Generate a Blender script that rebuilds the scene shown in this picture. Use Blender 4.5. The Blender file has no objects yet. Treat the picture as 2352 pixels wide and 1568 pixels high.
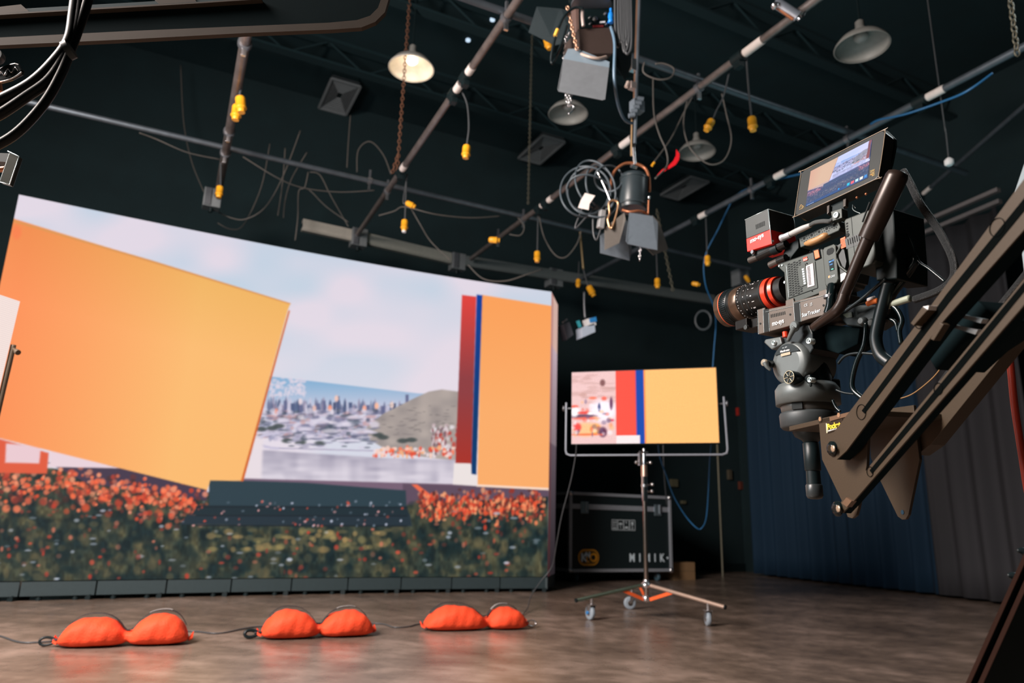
import bpy, math, random
import numpy as np
from mathutils import Vector, Matrix

# ---------------------------------------------------------------- camera, world, lights
sc = bpy.context.scene
COL = sc.collection
F, PITCH, ROLL, CAMH = 1644.2, .24534, .02783, .68
_c, _s = math.cos(PITCH), math.sin(PITCH)
FW = np.array([0, _c, _s]); _up = np.array([0, -_s, _c]); _rt = np.array([1., 0, 0])
RT = math.cos(ROLL)*_rt + math.sin(ROLL)*_up
UP = -math.sin(ROLL)*_rt + math.cos(ROLL)*_up
cd = bpy.data.cameras.new('camera'); cam = bpy.data.objects.new('camera', cd); COL.objects.link(cam)
cd.sensor_width = 36; cd.lens = F/2352*36; cd.clip_start = .05
M = Matrix.Identity(4)
for i in range(3):
    M[i][0] = RT[i]; M[i][1] = UP[i]; M[i][2] = -FW[i]
M[2][3] = CAMH
cam.matrix_world = M
cd.dof.use_dof = True; cd.dof.focus_distance = 1.68; cd.dof.aperture_fstop = 3.4
sc.camera = cam
sc.view_settings.view_transform = 'Standard'; sc.view_settings.look = 'None'
sc.view_settings.gamma = 1; sc.view_settings.use_curve_mapping = False
sc.view_settings.exposure = 0.0
sc.cycles.use_denoising = True
sc.cycles.max_bounces = 6
w = bpy.data.worlds.new('world'); sc.world = w; w.use_nodes = True
w.node_tree.nodes['Background'].inputs[0].default_value = (.16, .42, .50, 1)
w.node_tree.nodes['Background'].inputs[1].default_value = .12

def area(name, loc, target, size, power, color, sy=None):
    l = bpy.data.lights.new(name, 'AREA'); l.energy = power; l.color = color
    l.shape = 'RECTANGLE'; l.size = size; l.size_y = sy or size
    o = bpy.data.objects.new(name, l); COL.objects.link(o)
    o.location = loc
    d = Vector(target) - Vector(loc)
    o.rotation_euler = d.to_track_quat('-Z', 'Y').to_euler()
    return o
area('added_warm_key', (-3.3, 1.0, 3.6), (-.7, 3.4, .0), 1.8, 640, (1, .88, .81))  # added unseen key light, brightens floor, sandbags and crane sides
area('added_cool_fill', (-3.1, 1.6, 2.2), (.8, 5.4, 3.6), 1.2, 90, (.90, .95, 1))  # added cool fill from the left for the hanging fixtures and rig
area('added_rim_light', (3.9, 3.6, 4.6), (1.0, 1.5, 1.0), .6, 14, (.85, .97, 1))  # made-up weak rim light on the crane and camera
area('added_ceiling_fill', (2.5, 5.5, 2.4), (2.2, 6.0, 6.2), 3.5, 12, (.35, .90, 1))  # added teal fill that lifts the dark ceiling, not a fixture

# ---------------------------------------------------------------- pixel to place
def V(a): return Vector((float(a[0]), float(a[1]), float(a[2])))
O3 = np.array([0, 0, CAMH])
def ray(x, y): return FW + RT*(x-1176)/F - UP*(y-784)/F
def atz(x, y, z): d = ray(x, y); return O3 + d*(z-CAMH)/d[2]
def atY(x, y, Y): d = ray(x, y); return O3 + d*Y/d[1]
def proj(P):
    d = np.asarray(P) - O3; z = d@FW
    return 1176+F*(d@RT)/z, 784-F*(d@UP)/z
AZ = math.radians(-26.3)
XR = np.array([math.cos(AZ), -math.sin(AZ), 0]); YR = np.array([math.sin(AZ), math.cos(AZ), 0]); ZR = np.array([0, 0, 1.])
def room(x, y, z=0): return XR*x + YR*y + ZR*z
def slide(P, d, px):          # distance along d from P whose picture column is px
    lo, hi = 0., 20.
    for _ in range(50):
        m = (lo+hi)/2
        if proj(P+d*m)[0] < px: lo = m
        else: hi = m
    return lo
class Frame:
    def __init__(s, o, az, tilt=0):
        s.o = np.array(o, float)
        s.u = np.array([-math.sin(az), -math.cos(az), 0]); v = ZR; w_ = np.array([-math.cos(az), math.sin(az), 0])
        s.v = v*math.cos(tilt) - w_*math.sin(tilt); s.w = w_*math.cos(tilt) + v*math.sin(tilt)
    def p(s, x, y, w=0.):
        d = ray(x, y); q = s.o + s.w*w
        return O3 + d*(((q-O3)@s.w)/(d@s.w))
    def loc(s, P):
        d = P - s.o; return d@s.u, d@s.v, d@s.w
    def at(s, a, b, c): return s.o + s.u*a + s.v*b + s.w*c

# ---------------------------------------------------------------- materials
MATS = {}
def mat(name, col, rough=.5, metal=0., emit=None, estr=1., noise=0., nscale=30., bump=0., spec=.5, coat=0.):
    if name in MATS: return MATS[name]
    m = bpy.data.materials.new(name); m.use_nodes = True; nt = m.node_tree; b = nt.nodes['Principled BSDF']
    b.inputs['Base Color'].default_value = (*col, 1); b.inputs['Roughness'].default_value = rough
    b.inputs['Metallic'].default_value = metal; b.inputs['Specular IOR Level'].default_value = spec
    b.inputs['Coat Weight'].default_value = coat
    if emit: b.inputs['Emission Color'].default_value = (*emit, 1); b.inputs['Emission Strength'].default_value = estr
    tc = nt.nodes.new('ShaderNodeTexCoord'); n = nt.nodes.new('ShaderNodeTexNoise'); n.inputs['Scale'].default_value = nscale
    n.inputs['Detail'].default_value = 4
    nt.links.new(tc.outputs['Object'], n.inputs['Vector'])
    a = noise if noise else .12
    mr = nt.nodes.new('ShaderNodeMapRange'); mr.inputs['To Min'].default_value = 1-a; mr.inputs['To Max'].default_value = 1+a
    mx = nt.nodes.new('ShaderNodeVectorMath'); mx.operation = 'SCALE'; mx.inputs[0].default_value = col
    nt.links.new(n.outputs['Fac'], mr.inputs['Value']); nt.links.new(mr.outputs[0], mx.inputs['Scale'])
    nt.links.new(mx.outputs[0], b.inputs['Base Color'])
    if bump:
        bp = nt.nodes.new('ShaderNodeBump'); bp.inputs['Strength'].default_value = bump; bp.inputs['Distance'].default_value = .01
        nt.links.new(n.outputs['Fac'], bp.inputs['Height']); nt.links.new(bp.outputs[0], b.inputs['Normal'])
    MATS[name] = m; return m
BLK = mat('black_paint', (.006, .014, .016), .5, spec=.3)
BLKG = mat('black_gloss', (.004, .009, .010), .2, spec=.4)
RUB = mat('black_rubber', (.006, .012, .014), .35, spec=.35)
CHAR = mat('charcoal_metal', (.05, .06, .062), .42, .3)
GREYM = mat('grey_metal', (.20, .21, .23), .38, .7)
SILV = mat('bright_steel', (.72, .72, .74), .22, .95)
CHROM = mat('chrome', (.85, .85, .86), .08, 1)
WHT = mat('white_plastic', (.75, .74, .74), .5)
YEL = mat('yellow_plastic', (.95, .42, .02), .4, emit=(.9, .36, .01), estr=.0)
RED = mat('red_anodised', (.80, .055, .02), .3, .2)
ORG = mat('orange_plastic', (.95, .16, .04), .45)
JIB = mat('orange_lit_black_paint', (.042, .027, .0135), .55, 0, bump=.05, nscale=400)  # black paint browned to carry the video wall's orange light
JIBD = mat('slot_black', (.002, .003, .003), .95, spec=.02)
PIPE = mat('worn_pipe_steel', (.20, .17, .16), .42, .6, noise=.5, nscale=14)
PIPEB = mat('dark_grey_pipe', (.10, .12, .14), .42, .5, noise=.35, nscale=14)
RUST = mat('rusty_chain', (.26, .12, .07), .6, .5, noise=.5)
GALV = mat('dull_galvanised', (.16, .15, .11), .5, .6)
TAGM = mat('white_paper', (.80, .72, .68), .6)
CABG = mat('dark_cable', (.06, .065, .07), .4)
CABB = mat('blue_cable', (.02, .13, .30), .45)
FLAP = mat('grey_barn_door', (.14, .17, .20), .55)
FLAPB = mat('brown_grey_barn_door', (.13, .115, .10), .6)

# ---------------------------------------------------------------- mesh building
def nrm(a): a = np.asarray(a, float); return a/np.linalg.norm(a)
def perp(d):
    a = np.cross(d, [0, 0, 1.]); 
    if np.linalg.norm(a) < 1e-3: a = np.cross(d, [1., 0, 0])
    a = nrm(a); return a, np.cross(a, d)
class MB:
    def __init__(s): s.v = []; s.f = []; s.m = []; s.sm = []; s.mats = []
    def mi(s, m):
        if m not in s.mats: s.mats.append(m)
        return s.mats.index(m)
    def add(s, vs, fs, m, smooth=False):
        b = len(s.v); s.v += [tuple(map(float, x)) for x in vs]; k = s.mi(m)
        for f in fs: s.f.append([b+i for i in f]); s.m.append(k); s.sm.append(smooth)
        return s
    def prism(s, poly, vec, m, smooth=False):
        n = len(poly); vec = np.asarray(vec, float)
        vs = [np.asarray(p, float) for p in poly] + [np.asarray(p, float)+vec for p in poly]
        fs = [list(range(n))[::-1], list(range(n, 2*n))] + [[i, (i+1) % n, n+(i+1) % n, n+i] for i in range(n)]
        return s.add(vs, fs, m, smooth)
    def box(s, c, a, b, d, m):       # centre and three half-axis vectors
        c, a, b, d = map(lambda q: np.asarray(q, float), (c, a, b, d))
        return s.prism([c-a-b-d, c+a-b-d, c+a+b-d, c-a+b-d], 2*d, m)
    def rbox(s, c, sx, sy, sz, m, X=XR, Y=YR, Z=ZR):
        return s.box(c, np.asarray(X)*sx/2, np.asarray(Y)*sy/2, np.asarray(Z)*sz/2, m)
    def lathe(s, o, d, prof, m, seg=24, smooth=True, a=None):   # prof: (distance along d, radius)
        d = nrm(d); A, B = perp(d)
        vs = []; fs = []
        for (t, r) in prof:
            for i in range(seg):
                th = 2*math.pi*i/seg; vs.append(np.asarray(o)+d*t+(A*math.cos(th)+B*math.sin(th))*max(r, 1e-5))
        for j in range(len(prof)-1):
            for i in range(seg):
                k = (i+1) % seg; fs.append([j*seg+i, j*seg+k, (j+1)*seg+k, (j+1)*seg+i])
        s.add(vs, fs, m, smooth)
        n = len(prof)
        s.add(vs[:seg], [list(range(seg))], m); s.add(vs[(n-1)*seg:], [list(range(seg))[::-1]], m)
        return s
    def cyl(s, p0, p1, r, m, r1=None, seg=16):
        p0 = np.asarray(p0, float); p1 = np.asarray(p1, float); L = np.linalg.norm(p1-p0)
        return s.lathe(p0, p1-p0, [(0, r), (L, r if r1 is None else r1)], m, seg)
    def tube(s, pts, r, m, seg=8, sub=6, closed=False):
        P = [np.asarray(p, float) for p in pts]
        if sub > 1 and len(P) > 2: P = catmull(P, sub, closed)
        n = len(P); vs = []; fs = []; rr = r if hasattr(r, '__len__') else None
        A = None
        for i in range(n):
            t = (P[(i+1) % n]-P[i-1]) if closed else P[min(i+1, n-1)]-P[max(i-1, 0)]
            if np.linalg.norm(t) < 1e-9: t = np.array([0, 0, 1.])
            t = nrm(t)
            if A is None: A, B = perp(t)
            A = A - t*(A@t); A = nrm(A) if np.linalg.norm(A) > 1e-6 else perp(t)[0]; B = np.cross(t, A)
            q = np.interp(i/(n-1), np.linspace(0, 1, len(rr)), rr) if rr is not None else r
            for k in range(seg):
                th = 2*math.pi*k/seg; vs.append(P[i]+(A*math.cos(th)+B*math.sin(th))*q)
        for i in range(n if closed else n-1):
            j = (i+1) % n
            for k in range(seg):
                l = (k+1) % seg; fs.append([i*seg+k, i*seg+l, j*seg+l, j*seg+k])
        if not closed: fs += [list(range(seg))[::-1], [(n-1)*seg+k for k in range(seg)]]
        return s.add(vs, fs, m, True)
    def build(s, name, parent=None, bevel=0):
        me = bpy.data.meshes.new(name); off = worldloc(parent) if parent is not None else np.zeros(3)
        if parent is None:
            off = np.mean(s.v, axis=0); off[2] = min(q[2] for q in s.v)
        me.from_pydata([tuple(np.asarray(q)-off) for q in s.v], [], s.f)
        for m in s.mats: me.materials.append(m)
        me.polygons.foreach_set('material_index', s.m); me.polygons.foreach_set('use_smooth', s.sm); me.update()
        bm_fix(me)
        o = bpy.data.objects.new(name, me); COL.objects.link(o)
        if parent is not None: o.parent = parent
        else: o.location = off
        if bevel:
            bv = o.modifiers.new('bevel', 'BEVEL'); bv.width = bevel; bv.segments = 2; bv.limit_method = 'ANGLE'; bv.angle_limit = math.radians(50)
        return o
def bm_fix(me):
    import bmesh
    if len(me.vertices) > 60000: return
    b = bmesh.new(); b.from_mesh(me); bmesh.ops.recalc_face_normals(b, faces=b.faces); b.to_mesh(me); b.free()
def catmull(P, sub, closed=False):
    out = []; n = len(P)
    for i in range(n if closed else n-1):
        if closed: a, b, c, d = P[i-1], P[i], P[(i+1) % n], P[(i+2) % n]
        else: a, b, c, d = P[max(i-1, 0)], P[i], P[i+1], P[min(i+2, n-1)]
        for k in range(sub):
            t = k/sub
            out.append(.5*((2*b)+(-a+c)*t+(2*a-5*b+4*c-d)*t*t+(-a+3*b-3*c+d)*t**3))
    if not closed: out.append(P[-1])
    return out
def worldloc(o):
    L = np.zeros(3)
    while o is not None: L = L+np.array(o.location); o = o.parent
    return L
def tag(o, label, cat, group=None):
    o['label'] = label; o['category'] = cat
    if group: o['group'] = group
    return o
def thing(name, loc, label, cat, group=None):
    o = bpy.data.objects.new(name, None); COL.objects.link(o); o.location = V(loc); o.empty_display_size = .1
    return tag(o, label, cat, group)
def struct(o): o['kind'] = 'structure'; return o
def text(name, body, size, P, X, Y, m, parent, ext=.0006, align='LEFT', bold=0., sx=1.):
    c = bpy.data.curves.new(name, 'FONT'); c.body = body; c.size = size; c.extrude = ext; c.align_x = align; c.offset = bold
    c.materials.append(m)
    o = bpy.data.objects.new(name, c); COL.objects.link(o)
    X = nrm(X); Z = nrm(np.cross(X, Y)); Yv = np.cross(Z, X)
    mt = Matrix.Identity(4)
    L = np.asarray(P)-(worldloc(parent) if parent else 0)
    for i in range(3): mt[i][0] = X[i]*sx; mt[i][1] = Yv[i]; mt[i][2] = Z[i]; mt[i][3] = L[i]
    bpy.context.view_layer.update()
    me = bpy.data.meshes.new_from_object(o); me.name = name; bpy.data.objects.remove(o)
    o = bpy.data.objects.new(name, me); COL.objects.link(o)
    if parent: o.parent = parent
    o.matrix_local = mt
    return o
def chain(mb, p0, p1, m, link=.03, r=.003):
    p0 = np.asarray(p0, float); p1 = np.asarray(p1, float); L = np.linalg.norm(p1-p0); d = (p1-p0)/L; A, B = perp(d)
    n = int(L/(link*.78)); 
    for i in range(n):
        c = p0+d*(i+.5)*L/n; S = A if i % 2 else B
        ring = [c+d*math.cos(a)*link*.5+S*math.sin(a)*link*.3 for a in np.linspace(0, 2*math.pi, 9)[:-1]]
        mb.tube(ring, r, m, seg=5, sub=1, closed=True)

# ---------------------------------------------------------------- pictures on the screens
def s2l(c):
    c = np.asarray(c, float)/255.
    return np.where(c <= .04045, c/12.92, ((c+.055)/1.055)**2.4)
rng = np.random.default_rng(7)
X0, Y0, BW, BH = -260, 420, 1560, 930
buf = np.zeros((BH, BW, 3)); gy, gx = np.mgrid[0:BH, 0:BW]; gx = gx+X0+.5; gy = gy+Y0+.5
def lf(scale, seed, ax=1.):
    r = np.random.default_rng(seed); h, w_ = int(BH/scale)+3, int(BW/(scale*ax))+3; a = r.random((h, w_))
    yy = (gy-Y0)/scale; xx = (gx-X0)/(scale*ax); i = yy.astype(int); j = xx.astype(int); fy = yy-i; fx = xx-j
    fy = fy*fy*(3-2*fy); fx = fx*fx*(3-2*fx)
    return (a[i, j]*(1-fy)*(1-fx)+a[i+1, j]*fy*(1-fx)+a[i, j+1]*(1-fy)*fx+a[i+1, j+1]*fy*fx)
def alpha(pts, blur=1.5):
    P = np.array(pts, float); area2 = sum(P[i][0]*P[(i+1) % len(P)][1]-P[(i+1) % len(P)][0]*P[i][1] for i in range(len(P)))
    s_ = 1 if area2 > 0 else -1; inside = np.zeros(gx.shape, bool); dist = np.full(gx.shape, 1e9)
    n = len(P)
    for i in range(n):
        (x1, y1), (x2, y2) = P[i], P[(i+1) % n]
        cond = ((y1 > gy) != (y2 > gy)) & (gx < (x2-x1)*(gy-y1)/((y2-y1) if y2 != y1 else 1e-9)+x1)
        inside ^= cond
        L = (x2-x1)**2+(y2-y1)**2+1e-9; t = np.clip(((gx-x1)*(x2-x1)+(gy-y1)*(y2-y1))/L, 0, 1)
        dist = np.minimum(dist, np.hypot(gx-x1-t*(x2-x1), gy-y1-t*(y2-y1)))
    return np.clip(np.where(inside, dist, -dist)/blur+.5, 0, 1)
def fill(pts, col, blur=1.5, op=1.):
    global buf
    a = (alpha(pts, blur)*op)[..., None]; c = col if isinstance(col, np.ndarray) and col.ndim == 3 else np.array(col, float)
    buf = buf*(1-a)+c*a
def mix(c1, c2, t): return np.array(c1, float)*(1-t[..., None])+np.array(c2, float)*t[..., None]
def blob(x, y, rx, ry, col, op=1.):
    x1, x2, y1, y2 = int(x-X0-rx*2.2), int(x-X0+rx*2.2)+1, int(y-Y0-ry*2.2), int(y-Y0+ry*2.2)+1
    x1 = max(x1, 0); y1 = max(y1, 0); x2 = min(x2, BW); y2 = min(y2, BH)
    if x2 <= x1 or y2 <= y1: return
    d = ((gx[y1:y2, x1:x2]-x)/rx)**2+((gy[y1:y2, x1:x2]-y)/ry)**2
    a = (np.clip(1.35-d, 0, 1)*op)[..., None]
    buf[y1:y2, x1:x2] = buf[y1:y2, x1:x2]*(1-a)+np.array(col, float)*a
n1 = lf(150, 1, 1.8); n2 = lf(60, 2, 1.6)
t = np.clip((n1*.65+n2*.35-.30)*3.2, 0, 1)
buf = mix((190, 210, 228), (228, 218, 231), t)
tt = np.clip((gy-560)/330, 0, 1)*.6
buf = mix((0, 0, 0), (1, 1, 1), np.zeros(gx.shape))+buf*(1-tt[..., None])+np.array((236, 226, 236.))*tt[..., None]
# sea-side city behind the orange boards
fill([(600, 862), (700, 873), (960, 903), (1055, 907), (1055, 1000), (600, 1000)], mix((140, 180, 215), (205, 205, 225), np.clip((gy-880)/60, 0, 1)), 2)
for _ in range(120): blob(rng.uniform(620, 700), rng.uniform(868, 910), rng.uniform(2, 6), rng.uniform(2, 5), (225, 215, 230), .6)
for _ in range(190):
    x = rng.uniform(612, 965); h = rng.uniform(8, 34)*(1 if rng.random() < .6 else .6); b = 944+(x-640)*.03
    c = [(90, 105, 140), (120, 125, 155), (150, 140, 165), (205, 200, 220), (70, 85, 120)][rng.integers(5)]
    fill_w = rng.uniform(2.2, 5)
    blob(x, b-h/2, fill_w, h*.55, c, .85)
for (x, h_, w_) in [(776, 40, 5), (935, 44, 5), (768, 26, 4), (655, 30, 5), (672, 24, 6), (688, 28, 5), (690, 22, 5), (730, 24, 7), (805, 26, 6), (845, 20, 6), (905, 24, 6), (922, 22, 5), (960, 34, 5), (972, 26, 6), (1012, 20, 6), (880, 18, 6), (745, 30, 4)]:
    if x < 985: fill([(x-w_*.7, 950-h_), (x+w_*.7, 950-h_), (x+w_*.7, 952), (x-w_*.7, 952)], [(84, 96, 132), (104, 108, 144), (70, 80, 112)][(x+h_) % 3], 3)
for (x, y, c) in [(773, 915, (250, 205, 190)), (758, 937, (255, 160, 130)), (837, 938, (255, 175, 150)), (865, 932, (255, 190, 160)), (900, 930, (245, 215, 205)), (945, 927, (250, 235, 230)), (722, 938, (235, 190, 180)), (635, 945, (240, 150, 130)), (690, 922, (240, 220, 225))]: blob(x, y, 5, 8, c, .95)
for _ in range(420):
    x = rng.uniform(590, 870); y = rng.uniform(942, 1008)
    c = [(215, 205, 225), (150, 150, 180), (235, 225, 235), (110, 110, 140), (180, 170, 195), (70, 80, 95), (200, 150, 150)][rng.integers(7)]
    blob(x, y, rng.uniform(4, 14), rng.uniform(2.5, 7), c, .6)
hill = mix((150, 140, 138), (185, 172, 165), lf(18, 5, 1.4))
fill([(838, 985), (880, 950), (950, 915), (985, 899), (1015, 894), (1060, 900), (1060, 1060), (900, 1040), (850, 1010)], hill, 3)
for _ in range(60): blob(rng.uniform(880, 1050), rng.uniform(930, 1000), rng.uniform(3, 10), 1.5, (120, 112, 112), .45)
for (x, y) in [(880, 1004), (868, 998), (925, 1012), (945, 1010), (600, 985), (625, 983), (640, 978), (660, 1012), (690, 1016), (735, 1018), (755, 990)]: blob(x, y, 14, 6, (62, 72, 72), .85)
for _ in range(60):
    x = rng.uniform(650, 860); blob(x, rng.uniform(985, 1030), rng.uniform(5, 16), 2.4, [(215, 208, 228), (160, 155, 180), (105, 110, 125)][rng.integers(3)], .7)
for (x, y, a_, b_) in [(735, 968, 20, 8), (790, 975, 24, 7), (830, 990, 26, 8), (700, 985, 18, 6), (760, 990, 22, 6), (650, 965, 16, 7), (860, 975, 12, 9), (815, 958, 20, 6), (720, 1004, 24, 4), (800, 1012, 30, 4)]: blob(x, y, a_, b_, (226, 218, 234), .75); blob(x+4, y+b_*.8, a_*.9, 2, (120, 118, 145), .6)
pts = [(600, 1010), (610, 1000), (640, 1012), (700, 1022), (800, 1028), (880, 1032)]
for i in range(120):
    a = math.pi*(.5+i/120); blob(640+48*math.cos(a), 1012+17*math.sin(a), 5, 3, (205, 198, 220), .6)
    blob(640+i*2.2, 1029+i*.06, 4, 2, (185, 178, 200), .6)
for _ in range(90):
    x = rng.uniform(990, 1052); y = rng.uniform(975, 1045); blob(x, y, rng.uniform(2, 5), rng.uniform(3, 8), [(225, 210, 215), (200, 60, 50), (240, 235, 240), (120, 90, 100), (215, 190, 195)][rng.integers(5)], .75)
for _ in range(80):
    x = rng.uniform(855, 1052); y = rng.uniform(1028, 1050); blob(x, y, rng.uniform(2, 6), rng.uniform(3, 7), [(255, 120, 85), (255, 215, 200), (235, 80, 55), (240, 225, 230), (255, 180, 130)][rng.integers(5)], .85)
wv1 = lf(9, 9, 5); wv2 = lf(34, 12, .5); wat = mix((158, 152, 172), (222, 214, 226), np.clip(wv1*.45+wv2*.55+(gy-1060)/90, 0, 1))
fill([(560, 1030), (700, 1040), (830, 1048), (880, 1052), (1050, 1056), (1050, 1118), (540, 1106)], wat, 5)
fill([(588, 1000), (605, 1010), (600, 1100), (556, 1100)], (236, 224, 230), 8)
fill([(545, 1098), (1060, 1112), (1260, 1122), (1260, 1150), (900, 1150), (540, 1130)], (122, 98, 118), 3)
# orange boards
og = mix((255, 146, 84), (255, 190, 114), np.clip((gx-20)/420+(gy-800)/2500, 0, 1))
og = og*(1-np.clip((760-gy+(gx-300)*.28)/400, 0, 1)[..., None]*np.array([.10, .08, .30]))
# field
fb = mix((26, 44, 46), (96, 92, 66), np.clip(lf(26, 21, .8)*1.4-.35, 0, 1)); fb = fb*(.7+.45*lf(9, 22, .6))[..., None]
fill([(-260, 1060), (120, 1075), (470, 1130), (940, 1140), (1260, 1128), (1260, 1350), (-260, 1350)], fb, 4)
fill([(110, 1062), (280, 1066), (475, 1120), (475, 1150), (200, 1110)], (70, 56, 76), 4)
fill([(925, 1110), (1260, 1122), (1260, 1140), (925, 1160)], (98, 78, 96), 4)
fill([(945, 1112), (958, 1112), (1015, 1155), (1000, 1162)], (245, 110, 75), 3)
for _ in range(0): pass
def inst(x, y): return 440 < x < 945 and y < 1214
for _ in range(700):
    x = rng.uniform(-250, 1250); y = rng.uniform(1150, 1335)
    if inst(x, y): continue
    c = [(18, 36, 40), (12, 28, 32), (46, 54, 48), (112, 100, 70), (34, 50, 48), (20, 40, 42), (90, 84, 62)][rng.integers(7)]
    blob(x, y, rng.uniform(5, 15), rng.uniform(5, 16), c, .5)
for _ in range(70): blob(rng.uniform(480, 900), rng.uniform(1215, 1262), rng.uniform(5, 16), rng.uniform(4, 10), [(165, 146, 92), (200, 160, 100), (120, 108, 74)][rng.integers(3)], .5)
for _ in range(520):
    x = rng.uniform(-250, 475); y = 1122+rng.normal()*26+(x > 200)*(x-200)*.16
    if y < 1084: continue
    r_ = rng.uniform(3, 8)*(1 if rng.random() < .8 else 1.4); blob(x, y, r_, r_, [(240, 84, 50), (255, 130, 90), (200, 64, 44), (120, 48, 42), (245, 150, 120), (70, 44, 46), (225, 100, 70)][rng.integers(7)], rng.uniform(.35, .9))
for _ in range(260):
    x = rng.uniform(-250, 440); y = 1112+rng.normal()*15+(x > 200)*(x-200)*.16
    r_ = rng.uniform(3, 7.5); blob(x, y, r_, r_, [(255, 112, 70), (255, 96, 56), (255, 160, 120), (255, 130, 90)][rng.integers(4)], rng.uniform(.5, .95))
for _ in range(560):
    x = rng.uniform(960, 1250); y = 1160+rng.normal()*17
    if y < 1124: continue
    blob(x, y, rng.uniform(2.5, 5.5), rng.uniform(3, 8), [(245, 88, 52), (255, 140, 95), (215, 70, 46), (255, 170, 120), (150, 54, 44), (90, 44, 40)][rng.integers(6)], rng.uniform(.4, .95))
for _ in range(300):
    x = rng.uniform(-250, 1250); y = 1170+160*rng.random()**1.15
    if inst(x, y): continue
    k = rng.integers(7); c = [(200, 205, 220), (235, 90, 65), (225, 60, 45), (150, 158, 170), (190, 70, 55), (150, 60, 50), (215, 120, 95)][k]
    wh = k in (0, 3)
    blob(x, y, rng.uniform(4, 10) if wh else rng.uniform(3, 7), rng.uniform(2, 4.5) if wh else rng.uniform(3, 7), c, rng.uniform(.3, .85)*(.75 if x > 950 and not wh else 1))
# bricks and wedge left of the board
fill([(-260, 985), (0, 1008), (112, 1040), (108, 1088), (-260, 1080)], (228, 92, 60), 4)
fill([(14, 1018), (94, 1026), (90, 1064), (12, 1062)], (238, 205, 212), 4)
fill([(116, 1028), (275, 1075), (114, 1072)], (238, 214, 222), 3)
# dark stage blocks
fill([(480, 1101), (700, 1108), (932, 1126), (934, 1168), (480, 1162)], (44, 64, 74), 3)
fill([(455, 1160), (934, 1164), (942, 1184), (440, 1182)], (30, 46, 54), 3)
fill([(430, 1182), (942, 1182), (946, 1208), (415, 1204)], (36, 50, 60), 3)
for yy in (1163, 1183, 1206): fill([(450, yy-1), (936, yy), (936, yy+3), (450, yy+2)], (24, 34, 42), 2)
for _ in range(80):
    k = rng.integers(4); blob(rng.uniform(420, 940), 1150+rng.uniform(0, 58), rng.uniform(2, 4), rng.uniform(2, 3.5), [(240, 170, 170), (200, 205, 225), (245, 90, 65), (110, 125, 140)][k], rng.uniform(.3, .9))
fill([(-260, 415), (35, 503), (667, 697), (661, 712), (555, 1104), (483, 1103), (476, 1125), (272, 1074), (112, 1034), (0, 1006), (-260, 950)], og, 2.5)
fill([(663, 712), (666, 714), (559, 1105), (553, 1105)], (214, 104, 44), 2)
fill([(30, 505), (350, 598), (667, 696), (667, 699), (350, 603), (30, 509)], (222, 150, 80), 2)
blob(38, 533, 12, 18, (255, 120, 70), .6)
# right-hand boards
rd = mix((226, 66, 60), (146, 62, 66), np.clip((gy-690)/180, 0, 1)); rd = rd*(1-np.clip((gy-900)/160, 0, 1))[..., None]+np.array((172, 50, 40.))*np.clip((gy-900)/160, 0, 1)[..., None]
fill([(1061, 677), (1094, 681), (1083, 1066), (1046, 1064)], rd, 2)
fill([(1107, 677), (1272, 703), (1272, 1122), (1096, 1114)], mix((255, 164, 92), (255, 176, 108), np.clip((gy-700)/250, 0, 1)), 2)
fill([(1095, 1112), (1272, 1121), (1272, 1126), (1095, 1117)], (255, 225, 205), 2)
fill([(1095, 676), (1108, 678), (1094, 1090), (1082, 1088)], mix((0, 62, 158), (0, 58, 112), np.clip((gy-680)/300, 0, 1)), 2)
fill([(1043, 1063), (1081, 1064), (1083, 1089), (1097, 1091), (1097, 1116), (1040, 1112)], (240, 230, 228), 2)
LEDLIN = s2l(np.clip(buf, 0, 255))
def sample(px, py, src=None, x0=X0, y0=Y0):
    src = LEDLIN if src is None else src
    H_, W_ = src.shape[:2]
    x = np.clip(px-x0-.5, 0, W_-1.001); y = np.clip(py-y0-.5, 0, H_-1.001); i = y.astype(int); j = x.astype(int)
    fy = (y-i)[:, None]; fx = (x-j)[:, None]
    return src[i, j]*(1-fy)*(1-fx)+src[i+1, j]*fy*(1-fx)+src[i, j+1]*(1-fy)*fx+src[i+1, j+1]*fy*fx

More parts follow.
